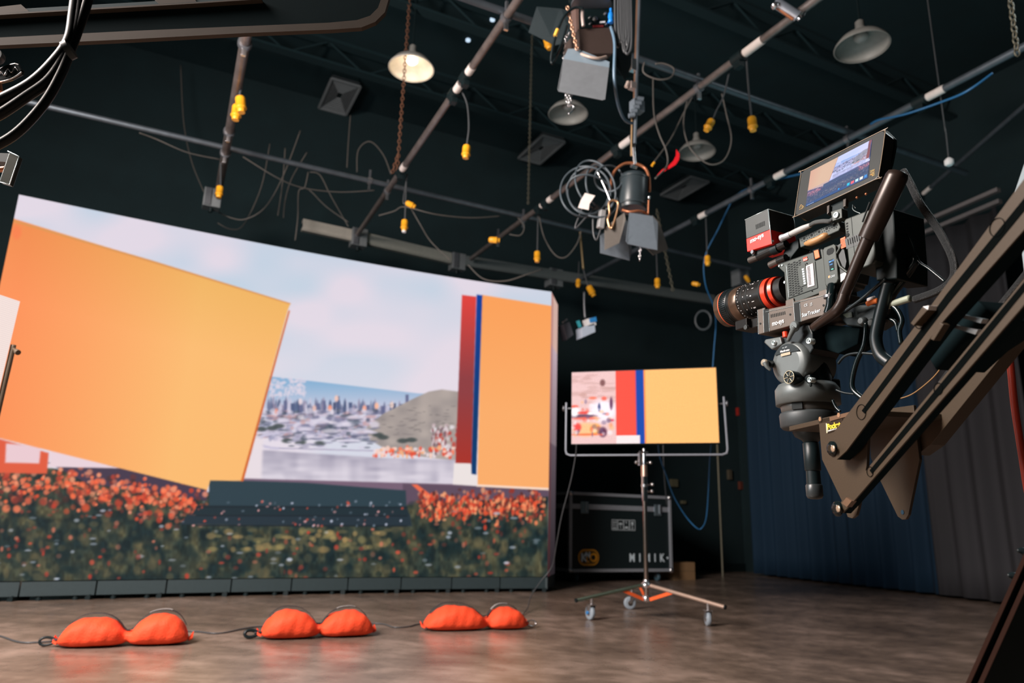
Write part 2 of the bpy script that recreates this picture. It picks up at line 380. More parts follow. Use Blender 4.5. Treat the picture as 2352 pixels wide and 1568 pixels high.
def screen_mat(name, strength=1., grid=None, gdepth=.5):
    m = bpy.data.materials.new(name); m.use_nodes = True; nt = m.node_tree; nt.nodes.clear()
    out = nt.nodes.new('ShaderNodeOutputMaterial'); b = nt.nodes.new('ShaderNodeBsdfPrincipled')
    b.inputs['Base Color'].default_value = (.006, .007, .008, 1); b.inputs['Roughness'].default_value = .6; b.inputs['Specular IOR Level'].default_value = .08
    at = nt.nodes.new('ShaderNodeVertexColor'); at.layer_name = 'picture'
    b.inputs['Emission Strength'].default_value = strength
    src = at.outputs['Color']
    if grid:
        uv = nt.nodes.new('ShaderNodeUVMap'); sp = nt.nodes.new('ShaderNodeSeparateXYZ'); nt.links.new(uv.outputs[0], sp.inputs[0])
        prev = None
        for k in (0, 1):
            mu = nt.nodes.new('ShaderNodeMath'); mu.operation = 'MULTIPLY'; mu.inputs[1].default_value = grid[k]*2*math.pi
            nt.links.new(sp.outputs[k], mu.inputs[0])
            si = nt.nodes.new('ShaderNodeMath'); si.operation = 'SINE'; nt.links.new(mu.outputs[0], si.inputs[0])
            mr = nt.nodes.new('ShaderNodeMapRange'); mr.inputs[1].default_value = -1; mr.inputs[3].default_value = 1-gdepth; mr.inputs[4].default_value = 1+gdepth*.35
            nt.links.new(si.outputs[0], mr.inputs[0])
            if prev is None: prev = mr.outputs[0]
            else:
                m2 = nt.nodes.new('ShaderNodeMath'); m2.operation = 'MULTIPLY'; nt.links.new(prev, m2.inputs[0]); nt.links.new(mr.outputs[0], m2.inputs[1]); prev = m2.outputs[0]
        sc_ = nt.nodes.new('ShaderNodeVectorMath'); sc_.operation = 'SCALE'; nt.links.new(src, sc_.inputs[0]); nt.links.new(prev, sc_.inputs['Scale']); src = sc_.outputs[0]
    nt.links.new(src, b.inputs['Emission Color']); nt.links.new(b.outputs[0], out.inputs[0])
    return m
def screen_mesh(name, P, C, m, parent):     # P (rows, cols, 3) world, C colours
    R_, C_ = P.shape[:2]; me = bpy.data.meshes.new(name); off = worldloc(parent)
    idx = np.arange(R_*C_).reshape(R_, C_)
    q = np.stack([idx[:-1, :-1], idx[:-1, 1:], idx[1:, 1:], idx[1:, :-1]], -1).reshape(-1, 4)
    me.vertices.add(R_*C_); me.vertices.foreach_set('co', (P.reshape(-1, 3)-off).ravel())
    me.loops.add(q.size); me.loops.foreach_set('vertex_index', q.ravel())
    me.polygons.add(len(q)); me.polygons.foreach_set('loop_start', np.arange(len(q))*4)
    me.update(calc_edges=True); me.validate()
    ca = me.color_attributes.new('picture', 'FLOAT_COLOR', 'POINT')
    ca.data.foreach_set('color', np.c_[C.reshape(-1, 3), np.ones(R_*C_)].ravel().astype(np.float32))
    uvl = me.uv_layers.new(name='uv'); uu, vv = np.meshgrid(np.linspace(0, 1, C_), np.linspace(0, 1, R_))
    uvs = np.stack([uu.ravel(), vv.ravel()], -1)[q.ravel()]; uvl.data.foreach_set('uv', uvs.ravel())
    me.materials.append(m); o = bpy.data.objects.new(name, me); COL.objects.link(o); o.parent = parent
    return o

# ---------------------------------------------------------------- the room
def plane(name, pts, m):
    c = np.mean(pts, axis=0); me = bpy.data.meshes.new(name)
    me.from_pydata([tuple(np.asarray(p)-c) for p in pts], [], [list(range(len(pts)))]); me.materials.append(m)
    o = bpy.data.objects.new(name, me); COL.objects.link(o); o.location = V(c); return struct(o)
CEIL = 6.2
XL, XRR, YF, YB = -3.4, 8.7, -4., 9.0
def floor_mat():
    m = bpy.data.materials.new('polished_concrete'); m.use_nodes = True; nt = m.node_tree; b = nt.nodes['Principled BSDF']
    tc = nt.nodes.new('ShaderNodeTexCoord')
    def noise(scale, det, st=(1, 1, 1)):
        mp = nt.nodes.new('ShaderNodeMapping'); mp.inputs['Scale'].default_value = st; nt.links.new(tc.outputs['Object'], mp.inputs[0])
        n = nt.nodes.new('ShaderNodeTexNoise'); n.inputs['Scale'].default_value = scale; n.inputs['Detail'].default_value = det; n.inputs['Roughness'].default_value = .6
        nt.links.new(mp.outputs[0], n.inputs['Vector']); return n
    a = noise(1.7, 6); c = noise(7, 8); f = noise(40, 4)
    r = nt.nodes.new('ShaderNodeValToRGB'); e = r.color_ramp.elements
    e[0].position = .32; e[0].color = (.085, .060, .046, 1); e[1].position = .66; e[1].color = (.34, .25, .205, 1)
    k = e.new(.5); k.color = (.185, .135, .105, 1)
    mx = nt.nodes.new('ShaderNodeMix'); mx.data_type = 'FLOAT'; mx.inputs[0].default_value = .28
    nt.links.new(a.outputs['Fac'], mx.inputs[2]); nt.links.new(c.outputs['Fac'], mx.inputs[3]); nt.links.new(mx.outputs[0], r.inputs[0])
    nt.links.new(r.outputs[0], b.inputs['Base Color'])
    mr = nt.nodes.new('ShaderNodeMapRange'); mr.inputs[3].default_value = .16; mr.inputs[4].default_value = .42
    nt.links.new(c.outputs['Fac'], mr.inputs[0]); nt.links.new(mr.outputs[0], b.inputs['Roughness'])
    bp = nt.nodes.new('ShaderNodeBump'); bp.inputs['Strength'].default_value = .04; bp.inputs['Distance'].default_value = .006
    nt.links.new(c.outputs['Fac'], bp.inputs['Height']); nt.links.new(bp.outputs[0], b.inputs['Normal'])
    return m
WALL = mat('black_wall_paint', (.005, .020, .024), .9, nscale=3, noise=.25)
CEILM = mat('black_ceiling_paint', (.001, .018, .023), .9, nscale=3, noise=.25)
plane('floor', [room(XL, YF), room(XRR, YF), room(XRR, YB), room(XL, YB)], floor_mat())
plane('ceiling', [room(XL, YF, CEIL), room(XL, YB, CEIL), room(XRR, YB, CEIL), room(XRR, YF, CEIL)], CEILM)
plane('wall_back', [room(XL, YB), room(XRR, YB), room(XRR, YB, CEIL), room(XL, YB, CEIL)], WALL)
plane('wall_front', [room(XL, YF), room(XL, YF, CEIL), room(XRR, YF, CEIL), room(XRR, YF)], WALL)
plane('wall_left', [room(XL, YF), room(XL, YB), room(XL, YB, CEIL), room(XL, YF, CEIL)], WALL)
plane('wall_right', [room(XRR, YF), room(XRR, YF, CEIL), room(XRR, YB, CEIL), room(XRR, YB)], WALL)
mb = MB(); mb.rbox(room((XL+XRR)/2, YB-.01, .06), XRR-XL, .02, .12, BLK); struct(mb.build('baseboard_back'))
bm_ = mat('black_joist_paint', (.001, .018, .023), .9)
for i, (y, z) in enumerate([(3.2, 6.0), (4.9, 6.0), (6.3, 6.0), (7.7, 6.0)]):
    mb = MB(); mb.rbox(room((XL+XRR)/2, y, z+.18), XRR-XL, .12, .04, bm_); mb.rbox(room((XL+XRR)/2, y, z-.12), XRR-XL, .12, .03, bm_)
    n = 26
    for k in range(n):
        xa = XL+(XRR-XL)*k/n; xb = XL+(XRR-XL)*(k+1)/n
        a, b = (z-.12, z+.18) if k % 2 else (z+.18, z-.12)
        mb.cyl(room(xa, y, a), room(xb, y, b), .015, bm_, seg=6)
    struct(mb.build('trim_%d' % (i+1)))
# wall fittings behind the stand
def wallbox(name, px, py, wpx, hpx, m, label, cat, Y=10.6, dep=.05, m2=None):
    # on the back wall plane
    d = ray(px, py); t_ = (room(0, YB)-O3)@YR/(d@YR); P = O3+d*t_; s_ = t_/F
    mb = MB(); mb.rbox(P-YR*dep/2, wpx*s_, dep, hpx*s_, m)
    if m2: mb.rbox(P-YR*(dep+.004)+XR*wpx*s_*.28, wpx*s_*.42, .01, hpx*s_*.9, m2)
    return tag(mb.build(name, bevel=.004), label, cat)
DG = mat('dull_beige_plate', (.16, .15, .09), .6); DGR = mat('dull_grey_plate', (.09, .075, .05), .6)
wallbox('fire_alarm', 1696, 946, 16, 18, mat('alarm_red', (.5, .03, .02), .4), 'small red fire alarm with white strobe on the black wall right of the stand screen', 'alarm', m2=WHT)
wallbox('outlet_box', 1545, 1109, 20, 17, DG, 'dull beige outlet plate on the back wall below the stand screen', 'outlet')
wallbox('outlet_box', 1567, 1153, 11, 7, DG, 'tiny beige plate on the back wall right of the flight case top', 'outlet')
wallbox('wall_plate', 1673, 1090, 10, 22, DGR, 'narrow brownish switch plate on the back wall beside the blue curtain', 'switch')
wallbox('wall_plate', 1701, 1115, 16, 18, mat('dull_red_bell', (.14, .035, .02), .5), 'round-looking dull red plate low on the wall beside the blue curtain', 'plate')
P = atY(1660, 1316, 10.6); mb = MB(); P[2] = 0; mb.cyl(P, P+ZR*3.0, .016, GALV, seg=10)
tag(mb.build('conduit_pole'), 'thin grey vertical conduit pole standing behind the stand screen', 'conduit')

# ---------------------------------------------------------------- LED wall
base = np.array([[-4.0415, 5.3865], [-3.61664161, 5.64433963], [-3.18489791, 5.89414466], [-2.74589301, 6.13433624], [-2.30539267, 6.36392148], [-1.86003929, 6.58733506], [-1.41362665, 6.80315255], [-.96438073, 7.00936725], [-.51150693, 7.20131233], [-.04934945, 7.37682539], [.42321189, 7.53416693]])
SB = np.arange(11)*.5; cxp = np.polyfit(SB, base[:, 0], 3); cyp = np.polyfit(SB, base[:, 1], 3)
def wxy(s_, off=0.):
    x = np.polyval(cxp, s_); y = np.polyval(cyp, s_); dx = np.polyval(np.polyder(cxp), s_); dy = np.polyval(np.polyder(cyp), s_)
    L = np.hypot(dx, dy); return np.stack([x-dy/L*off, y+dx/L*off], -1)     # off > 0 goes behind
ZB = .1458
led = thing('led_wall', (*wxy(2.5), 0), 'huge curved LED video wall showing orange boards, a harbour city and a poppy field', 'LED wall')
nc, nr = 620, 372
ss = np.linspace(0, 5, nc); zz = np.linspace(ZB, ZB+3.0, nr); xy = wxy(ss)
Pw = np.empty((nr, nc, 3)); Pw[..., :2] = xy[None]; Pw[..., 2] = zz[:, None]
px, py = (lambda d: (1176+F*(d@RT)/(d@FW), 784-F*(d@UP)/(d@FW)))((Pw-O3).reshape(-1, 3))
LM = screen_mat('led_wall_picture', .96)
screen_mesh('display', Pw, sample(px, py), LM, led)
mb = MB(); k = 40
fr = [wxy(s_, .012) for s_ in np.linspace(0, 5, k)]; bk = [wxy(s_, .09) for s_ in np.linspace(0, 5, k)]
for z0, z1 in ((ZB, ZB+3.0),):
    vs = []
    for a, b in zip(fr, bk): vs += [(*a, z0), (*b, z0), (*b, z1), (*a, z1)]
    fs = []
    for i in range(k-1):
        for j in range(4): fs.append([i*4+j, i*4+(j+1) % 4, (i+1)*4+(j+1) % 4, (i+1)*4+j])
    fs += [[3, 2, 1, 0], [(k-1)*4+j for j in range(4)]]
    mb.add(vs, fs, BLK)
mb.build('cabinet_back', led)
COVER = mat('dark_teal_plinth', (.030, .050, .056), .6)
for i in range(10):
    mb = MB(); a, b = wxy(i*.5+.006, .01), wxy(i*.5+.494, .01); a2, b2 = wxy(i*.5+.006, .07), wxy(i*.5+.494, .07)
    mb.prism([(*a, .035), (*b, .035), (*b2, .035), (*a2, .035)], (0, 0, ZB-.04), COVER)
    o = mb.build('plinth_panel', led)
    f = MB()
    for s_ in (.13, .37): c = wxy(i*.5+s_, .04); f.cyl((*c, 0), (*c, .036), .022, BLK, seg=10)
    c0 = wxy(i*.5+.5, .1); f.box((*c0, .02), (.02, 0, 0), (0, .1, 0), (0, 0, .02), BLK); f.build('levelling_foot', o)
# narrow turned column at the right end
e0 = wxy(5.0); dv = nrm(np.array([.21, .98])); q0 = np.array([*e0, 0]); wd = .5
s_ = 0
for st in np.linspace(.02, 1.2, 200):
    if proj(np.array([*(e0+dv*st), 1.5]))[0]-proj(np.array([*e0, 1.5]))[0] < 21: s_ = st
print('side column', s_)
s_ = min(s_, .5)
nr2, nc2 = 120, 12; zz2 = np.linspace(ZB, ZB+3., nr2); uu = np.linspace(0, s_, nc2); Ps = np.empty((nr2, nc2, 3))
Ps[..., 0] = e0[0]+dv[0]*uu; Ps[..., 1] = e0[1]+dv[1]*uu; Ps[..., 2] = zz2[:, None]
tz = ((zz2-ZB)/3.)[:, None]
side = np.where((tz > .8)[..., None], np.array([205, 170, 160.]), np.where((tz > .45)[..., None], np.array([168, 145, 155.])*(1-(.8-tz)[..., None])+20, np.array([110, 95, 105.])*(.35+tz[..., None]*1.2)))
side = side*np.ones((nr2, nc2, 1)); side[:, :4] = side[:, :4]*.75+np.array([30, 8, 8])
Cs = s2l(np.clip(side, 0, 255))
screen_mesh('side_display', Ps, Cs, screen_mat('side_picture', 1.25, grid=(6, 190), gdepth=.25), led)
mb = MB(); nn = np.array([dv[1], -dv[0], 0]); a = np.array([*e0, ZB]); b = a+np.array([*dv, 0])*s_
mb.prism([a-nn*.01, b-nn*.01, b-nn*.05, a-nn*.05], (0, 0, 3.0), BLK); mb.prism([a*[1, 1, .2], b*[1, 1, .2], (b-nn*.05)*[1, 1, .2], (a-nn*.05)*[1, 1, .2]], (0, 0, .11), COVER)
mb.build('side_cabinet', led)

# ---------------------------------------------------------------- floor items
SB_M = mat('orange_sandbag_cloth', (.95, .075, .018), .75, bump=.3, nscale=90)
WEB = mat('black_webbing', (.02, .02, .022), .6); WEBW = mat('grey_stitched_webbing', (.35, .33, .32), .7)
def sandbag(pa, pb, label, hook, hs, seed, split=.52, hk=1.):
    A, B = atz(*pa, 0), atz(*pb, 0); L = np.linalg.norm(B-A); d = (B-A)/L; n_ = np.array([-d[1], d[0], 0]); c = (A+B)/2+n_*.09
    t = thing('sandbag', (c[0], c[1], 0), label, 'sandbag', 'orange sandbags in a row on the floor')
    r = np.random.default_rng(seed); ph = r.uniform(0, 6, 8)
    mb = MB(); NS, NT = 64, 36; vs = []; fs = []
    for i in range(NS+1):
        s_ = i/NS
        q = s_/split if s_ < split else (s_-split)/(1-split)
        env = max(0., 1-abs(2*min(max(q, 0), 1)-1)**2.5)**.62
        pin = .20 if abs(s_-split) < .25 and 0 < s_ < 1 else .08
        hgt = (.012+.132*hk*env*(1+.06*math.sin(ph[0]+s_*5))); wid = .035+.082*env**.8
        if abs(s_-split) < .09: hgt = max(hgt, .066); wid = max(wid, .07)
        zc = hgt*.46
        if i in (0, NS): zc = .03
        for j in range(NT):
            a = 2*math.pi*j/NT; cs, sn = math.cos(a), math.sin(a)
            wr = 1+.025*math.sin(s_*70+ph[1]+3*a)*(1-env*.6)+.02*math.sin(4*a+ph[2]+s_*20)
            yy = wid*math.copysign(abs(cs)**.85, cs)*wr; z_ = hgt*.5*(1+math.copysign(abs(sn)**.75, sn))*wr
            if sn < 0: z_ = hgt*.5*(1-abs(sn)**.6)
            z_ = z_+(1-abs(sn) if sn > 0 else 1)*.022*(1-env)**1.3
            vs.append(c+d*(s_-.5)*L+n_*yy+ZR*max(z_, .0015))
    for i in range(NS):
        for j in range(NT): k = (j+1) % NT; fs.append([i*NT+j, i*NT+k, (i+1)*NT+k, (i+1)*NT+j])
    fs += [list(range(NT))[::-1], [NS*NT+j for j in range(NT)]]
    mb.add(vs, fs, SB_M, True); body = mb.build('bag', t)
    # corner ears
    e = MB()
    for s_, sg in ((-.5, -1), (.5, 1)):
        q = c+d*s_*L; e.prism([q+n_*.04+ZR*.012, q+n_*-.03+ZR*.012, q+d*sg*.022-n_*.02+ZR*.02, q+d*sg*.022+n_*.035+ZR*.045], ZR*.012, SB_M)
    e.build('seam_tab', t, bevel=.004)
    def top(s_, y=0):
        q = s_/split if s_ < split else (s_-split)/(1-split); env = max(0., 1-abs(2*q-1)**2.5)**.62
        h = .012+.132*hk*env*(1+.06*math.sin(ph[0]+s_*5))
        if abs(s_-split) < .1: h = max(h, .066)
        return c+d*(s_-.5)*L+n_*y+ZR*(h+.003)
    for (a, b, name, m_) in ((.06, .97, 'strap', WEB),):
        mb = MB(); S = np.linspace(a, b, 40); L1 = [top(x, .03+.02*math.sin(x*9)) for x in S]; vs = []; fs = []
        for i, q in enumerate(L1):
            up = .012*abs(math.sin(3.1*S[i]*2)); vs += [q-n_*.014+ZR*up, q+n_*.014+ZR*up, q+n_*.014+ZR*(up+.003), q-n_*.014+ZR*(up+.003)]
        for i in range(39):
            for j in range(4): fs.append([i*4+j, i*4+(j+1) % 4, (i+1)*4+(j+1) % 4, (i+1)*4+j])
        mb.add(vs, fs, m_, True); so = mb.build(name, t)
        mb = MB(); S = np.linspace(.66, .84, 12); vs = []; fs = []
        for x in S:
            q = top(x, .03+.02*math.sin(x*9)); up = .012*abs(math.sin(6.2*x))+.0035; vs += [q-n_*.009+ZR*up, q+n_*.009+ZR*up, q+n_*.009+ZR*(up+.003), q-n_*.009+ZR*(up+.003)]
        for i in range(11):
            for j in range(4): fs.append([i*4+j, i*4+(j+1) % 4, (i+1)*4+(j+1) % 4, (i+1)*4+j])
        mb.add(vs, fs, WEBW); mb.build('stitched_patch', so)
    # carabiner
    h0 = c+d*hook*L*.5; sg = 1 if hook > 0 else -1; mb = MB()
    ring = [h0+d*sg*(.045+.035*math.cos(a))+n_*.006*math.sin(a)+ZR*(.028+.017*math.sin(a)*(1+.3*math.cos(a))) for a in np.linspace(0, 2*math.pi, 13)[:-1]]
    mb.tube(ring, .005*hs, RUB if hs > 1 else SILV, seg=8, sub=3, closed=True)
    co = mb.build('carabiner', t)
    mb = MB(); mb.tube([h0-d*sg*.02+ZR*.03, h0+d*sg*.01+ZR*.034, h0+d*sg*.03+ZR*.03], .007, WEB, seg=6); mb.build('hook_loop', co)
    return t
sandbag((122, 1492), (430, 1482), 'orange saddle sandbag on the floor at the far left of the row', -1.0, 1.3, 1, .52, 1.0)
sandbag((602, 1472), (862, 1462), 'orange saddle sandbag in the middle of the row of three on the floor', -1.02, 1.9, 2, .50, 1.02)
sandbag((982, 1452), (1216, 1446), 'orange saddle sandbag nearest the stand screen, silver carabiner at its right end', 1.0, 1.0, 3, .60, .95)
mb = MB()
cp = [(-40, 1452), (0, 1460), (45, 1474), (95, 1474), (150, 1470), (300, 1462), (430, 1449), (500, 1454), (560, 1443), (600, 1438), (700, 1437), (860, 1431), (905, 1440), (940, 1438), (975, 1431), (1100, 1425), (1200, 1412)]
pts = [atz(x, y, .006) for x, y in cp]
up_ = [atY(1212, 1395, 5.9), atY(1220, 1368, 6.1), atY(1242, 1335, 6.2), atY(1268, 1300, 6.2), atY(1278, 1250, 6.1), atY(1290, 1185, 6.0), atY(1312, 1100, 5.9), atY(1322, 1045, 5.85), atY(1324, 1020, 5.8)]
mb.tube(pts, .0045, CABG, seg=6); mb.tube([pts[-1]]+up_, .0045, CABG, seg=6)
tag(mb.build('floor_cable'), 'thin black cable threaded past the orange sandbags and rising to the stand screen', 'cable')

# ---------------------------------------------------------------- stand with LED panel
SY = 5.72; sx_ = 1.04
ctr = np.array([sx_, SY, 0]); 
ctr = atz(1484, 1412, 0)*0+np.array([sx_, SY, 0])
while proj(ctr+ZR*.5)[0] > 1483: ctr = ctr-np.array([.002, 0, 0])
while proj(ctr+ZR*.5)[0] < 1483: ctr = ctr+np.array([.002, 0, 0])
def zat(py_): 
    lo, hi = -.5, 6
    for _ in range(40):
        m_ = (lo+hi)/2
        if proj(ctr+ZR*m_)[1] > py_: lo = m_
        else: hi = m_
    return lo
st = thing('light_stand', ctr, 'wheeled chrome light stand with orange leg braces holding the LED panel', 'light stand')
zh = zat(1343); zl = zat(1366)
print('hub z', zh, zl, 'top', zat(1040))
mb = MB(); mb.cyl(ctr+ZR*zl, ctr+ZR*zat(1140), .018, mat('worn_chrome', (.62, .55, .50), .18, 1)); mb.build('lower_tube', st)
mb = MB(); mb.cyl(ctr+ZR*zat(1150), ctr+ZR*zat(1092), .023, CHROM); mb.cyl(ctr+ZR*zat(1118), ctr+ZR*zat(1112), .027, SILV); mb.build('middle_tube', st)
mb = MB(); mb.cyl(ctr+ZR*zat(1094), ctr+ZR*zat(1068), .026, mat('coppery_collar', (.72, .5, .40), .3, .9)); mb.build('collar', st)
mb = MB(); mb.cyl(ctr+ZR*zat(1075), ctr+ZR*zat(1036), .017, CHROM); mb.box(ctr+ZR*zat(1055)-XR*.04, XR*.012, YR*.012, ZR*.05, SILV); mb.build('top_spigot', st, bevel=.002)
for (dx, yy) in ((.075, 1112), (.07, 1128), (.06, 1062), (-.075, 1064)):
    mb = MB(); q = ctr+ZR*zat(yy); mb.cyl(q, q+XR*dx, .006, SILV, seg=8); mb.lathe(q+XR*dx*.85, XR*(1 if dx > 0 else -1)+ZR*.3, [(0, .006), (.004, .013), (.02, .013), (.024, .008)], SILV, 12); mb.build('tightening_knob', st)
mb = MB(); mb.lathe(ctr+ZR*(zh-.02), ZR, [(0, .03), (.01, .045), (.03, .045), (.04, .024), (.06, .022)], SILV); mb.lathe(ctr+ZR*(zl-.05), ZR, [(0, .02), (.01, .035), (.04, .035), (.05, .02)], SILV); mb.build('hub', st)
GRNM = mat('greenish_leg_steel', (.20, .26, .20), .3, .8); TAN = mat('tan_leg_steel', (.55, .40, .32), .35, .5)
cast = [atz(1359, 1424, 0), atz(1452, 1399, 0), atz(1628, 1438, 0)]
for i, (cp_, tip, m_) in enumerate(((cast[0], (1318, 1388), GRNM), (cast[1], None, TAN), (cast[2], (1680, 1401), TAN))):
    c2 = np.array(cp_); dirv = c2-ctr; dirv[2] = 0; R_ = np.linalg.norm(dirv); dirv /= R_
    a0 = ctr+ZR*zh+dirv*.03; a1 = c2+ZR*.16; 
    if i == 1: a1 = c2+ZR*.17; tipP = a1+dirv*.0
    tipP = a1+(a1-a0)/np.linalg.norm(a1-a0)*(.13 if i != 1 else .03)
    mb = MB(); mb.cyl(a0, tipP, .014, m_, seg=12); lg = mb.build('leg', st)
    mb = MB(); mb.cyl(tipP, tipP+(a1-a0)*.02, .016, RUB, seg=12); mb.build('end_cap', lg)
    mb = MB(); bm0 = a0+(a1-a0)*.42; b1 = ctr+ZR*(zl-.03)+dirv*.03; n_ = np.cross(bm0-b1, ZR); n_ = nrm(n_)
    mb.box((bm0+b1)/2, (bm0-b1)/2, n_*.004, nrm(np.cross(bm0-b1, n_))*.012, mat('orange_brace', (.85, .13, .03), .4)); mb.build('brace', st)
    mb = MB(); mb.cyl(c2+ZR*.10, c2+ZR*.17, .012, SILV, seg=10)
    wa = [XR, nrm(XR*.3+YR), nrm(XR+YR*-.5)][i]
    fwv = np.cross(wa, ZR); wc = c2+ZR*.05-fwv*.02
    for sgn in (-1, 1): mb.prism([c2+wa*sgn*.022+ZR*.105+fwv*.022, c2+wa*sgn*.022+ZR*.105-fwv*.022, wc+wa*sgn*.022-fwv*.008, wc+wa*sgn*.022+fwv*.012], wa*.003, SILV)
    mb.rbox(c2+ZR*.106, .05, .05, .006, SILV); cs_ = mb.build('caster', st)
    mb = MB(); WM = mat('grey_rubber_wheel', (.28, .33, .38), .4); mb.lathe(wc-wa*.014, wa, [(0, .03), (0, .046), (.004, .05), (.024, .05), (.028, .046), (.028, .03)], WM, 28); mb.lathe(wc-wa*.017, wa, [(0, .022), (.034, .022)], CHROM, 20); mb.build('wheel', cs_)
    if i == 0: mb = MB(); mb.cyl(wc-wa*.03, wc+wa*.03, .012, mat('blue_hub', (.03, .2, .5), .4), seg=12); mb.build('blue_axle_cap', cs_)
# panel on the yoke
PTL, PTR, PBR, PBL = (1312, 857), (1646, 842), (1652, 1016), (1313, 1019)
zc = zat(930); pc = atY(1482, 930, ctr[1])
# right edge taller -> nearer; solve plane yaw
def panelpts(Yl, Yr): return [atY(*PTL, Yl), atY(*PTR, Yr), atY(*PBR, Yr), atY(*PBL, Yl)]
Yl = SY+.13; Yr = SY-.17
pt = panelpts(Yl, Yr); print('panel', np.linalg.norm(pt[1]-pt[0]), np.linalg.norm(pt[2]-pt[1]), np.linalg.norm(pt[3]-pt[0]))
bl = pt[3]; wv = pt[2]-pt[3]; hv = ((pt[0]-pt[3])+(pt[1]-pt[2]))/2
W2 = np.linalg.norm(wv); H2 = np.linalg.norm(hv); wu = wv/W2; hu = nrm(hv); pn = nrm(np.cross(wu, hu)); 
if pn[1] > 0: pn = -pn
lp = thing('led_panel', (ctr[0], ctr[1], zat(1040)), 'small LED panel on the wheeled stand showing red, blue and orange bands', 'LED panel')
gw, gh = 400, 200; BW2 = np.zeros((gh, gw, 3)); yy, xx = np.mgrid[0:gh, 0:gw]; U = xx/gw; Vv = yy/gh      # Vv 0 = top
def bl_(x, y, rx, ry, c, op=.9):
    a = (np.clip(1.4-((U-x)/rx)**2-((Vv-y)/ry)**2, 0, 1)*op)[..., None]; BW2[:] = BW2*(1-a)+np.array(c, float)*a
BW2[:] = (232, 192, 190)
r2 = np.random.default_rng(4)
for _ in range(30): bl_(r2.uniform(0, .3), r2.uniform(0, .45), r2.uniform(.02, .06), r2.uniform(.01, .03), (205, 160, 155), .5)
bl_(.22, .16, .02, .05, (120, 75, 75)); bl_(.08, .32, .03, .03, (190, 140, 130), .6)
bl_(.22, .55, .1, .16, (250, 240, 250)); bl_(.08, .62, .1, .03, (90, 60, 85)); bl_(.195, .5, .01, .06, (40, 50, 110)); bl_(.28, .45, .012, .09, (90, 40, 80))
bl_(.02, .56, .03, .07, (255, 255, 255)); bl_(.09, .57, .05, .02, (235, 60, 50)); bl_(.15, .37, .03, .02, (255, 120, 90)); bl_(.23, .38, .02, .03, (255, 100, 80)); bl_(.02, .48, .03, .02, (240, 90, 70))
bl_(.1, .8, .09, .1, (255, 190, 130)); bl_(.17, .8, .04, .08, (255, 170, 70)); bl_(.22, .84, .03, .07, (80, 30, 60)); bl_(.04, .77, .03, .06, (240, 60, 60)); bl_(.1, .87, .12, .015, (255, 110, 60)); bl_(.1, .65, .1, .02, (240, 110, 90)); bl_(.28, .68, .02, .02, (220, 60, 90)); bl_(.13, .58, .02, .02, (255, 255, 255))
for _ in range(40): bl_(r2.uniform(0, .3), r2.uniform(.4, .9), r2.uniform(.008, .02), r2.uniform(.015, .04), [(255, 245, 250), (240, 90, 70), (255, 180, 120), (110, 90, 130)][r2.integers(4)], .5)
def band(a, b, c, v0=0, v1=1):
    m_ = np.clip((U-a)*260+.5, 0, 1)*np.clip((b-U)*260+.5, 0, 1)*(Vv >= v0)*(Vv <= v1); BW2[:] = BW2*(1-m_[..., None])+np.array(c, float)*m_[..., None]
band(.312, .457, (240, 78, 62)); band(.452, .513, (0, 66, 165)); band(.508, .522, (255, 140, 60)); band(.518, 1.1, (255, 186, 112)); band(.312, .475, (245, 225, 225), .89, 1)
R2c, C2c = 100, 200; g1, g2 = np.meshgrid(np.linspace(0, 1, C2c), np.linspace(0, 1, R2c))
Pp = bl+g1[..., None]*wv+g2[..., None]*hv+pn*.001
Cc = sample(g1.ravel()*(gw-1)+.5, (1-g2.ravel())*(gh-1)+.5, s2l(np.clip(BW2, 0, 255)), 0, 0)
screen_mesh('display', Pp, Cc, screen_mat('stand_panel_picture', 1.55, grid=(104, 52), gdepth=.42), lp)
mb = MB(); mb.prism([bl-wu*.006-hu*.006, bl+wv+wu*.006-hu*.006, bl+wv+hv+wu*.006+hu*.006, bl+hv-wu*.006+hu*.006], -pn*.075, BLK)
hs_ = mb.build('housing', lp, bevel=.003)
YK = mat('grey_yoke_paint', (.22, .24, .28), .45, .2)
mb = MB(); mid = bl+hv*.43-pn*.035; zb = hu*-.095; tb = .016
path = [mid-wu*.05+hu*.06, mid-wu*.05+hu*.0, bl-wu*.05-hu*.055-pn*.035, bl-wu*.02-hu*.085-pn*.035]
rp = [bl+wv+wu*.05+hv*.6-pn*.035, bl+wv+wu*.055+hv*.3-pn*.035, bl+wv+wu*.06-hu*.055-pn*.035, bl+wv+wu*.03-hu*.085-pn*.035]
path = [bl+hv*.57-wu*.05-pn*.035, bl-wu*.052-hu*.05-pn*.035, bl-wu*.045-hu*.078-pn*.035, bl-wu*.015-hu*.09-pn*.035]
full = path+[bl+wv+wu*.02-hu*.09-pn*.035, bl+wv+wu*.052-hu*.078-pn*.035, bl+wv+wu*.06-hu*.05-pn*.035, bl+wv+wu*.05+hv*.60-pn*.035]
for a, b in zip(full[:-1], full[1:]):
    dd = nrm(b-a); n_ = nrm(np.cross(dd, pn)); L = np.linalg.norm(b-a); mb.box((a+b)/2, dd*(L/2+.006), n_*.007, pn*.022, YK)
yk = mb.build('yoke', lp, bevel=.003)
for sgn, q in ((-1, bl+hv*.5-pn*.035), (1, bl+wv+hv*.52-pn*.035)):
    mb = MB(); mb.cyl(q, q+wu*sgn*.075, .007, GREYM, seg=10); mb.lathe(q+wu*sgn*.06, wu*sgn, [(0, .012), (.004, .024), (.018, .024), (.022, .012)], GREYM, 12); mb.build('tilt_knob', yk)
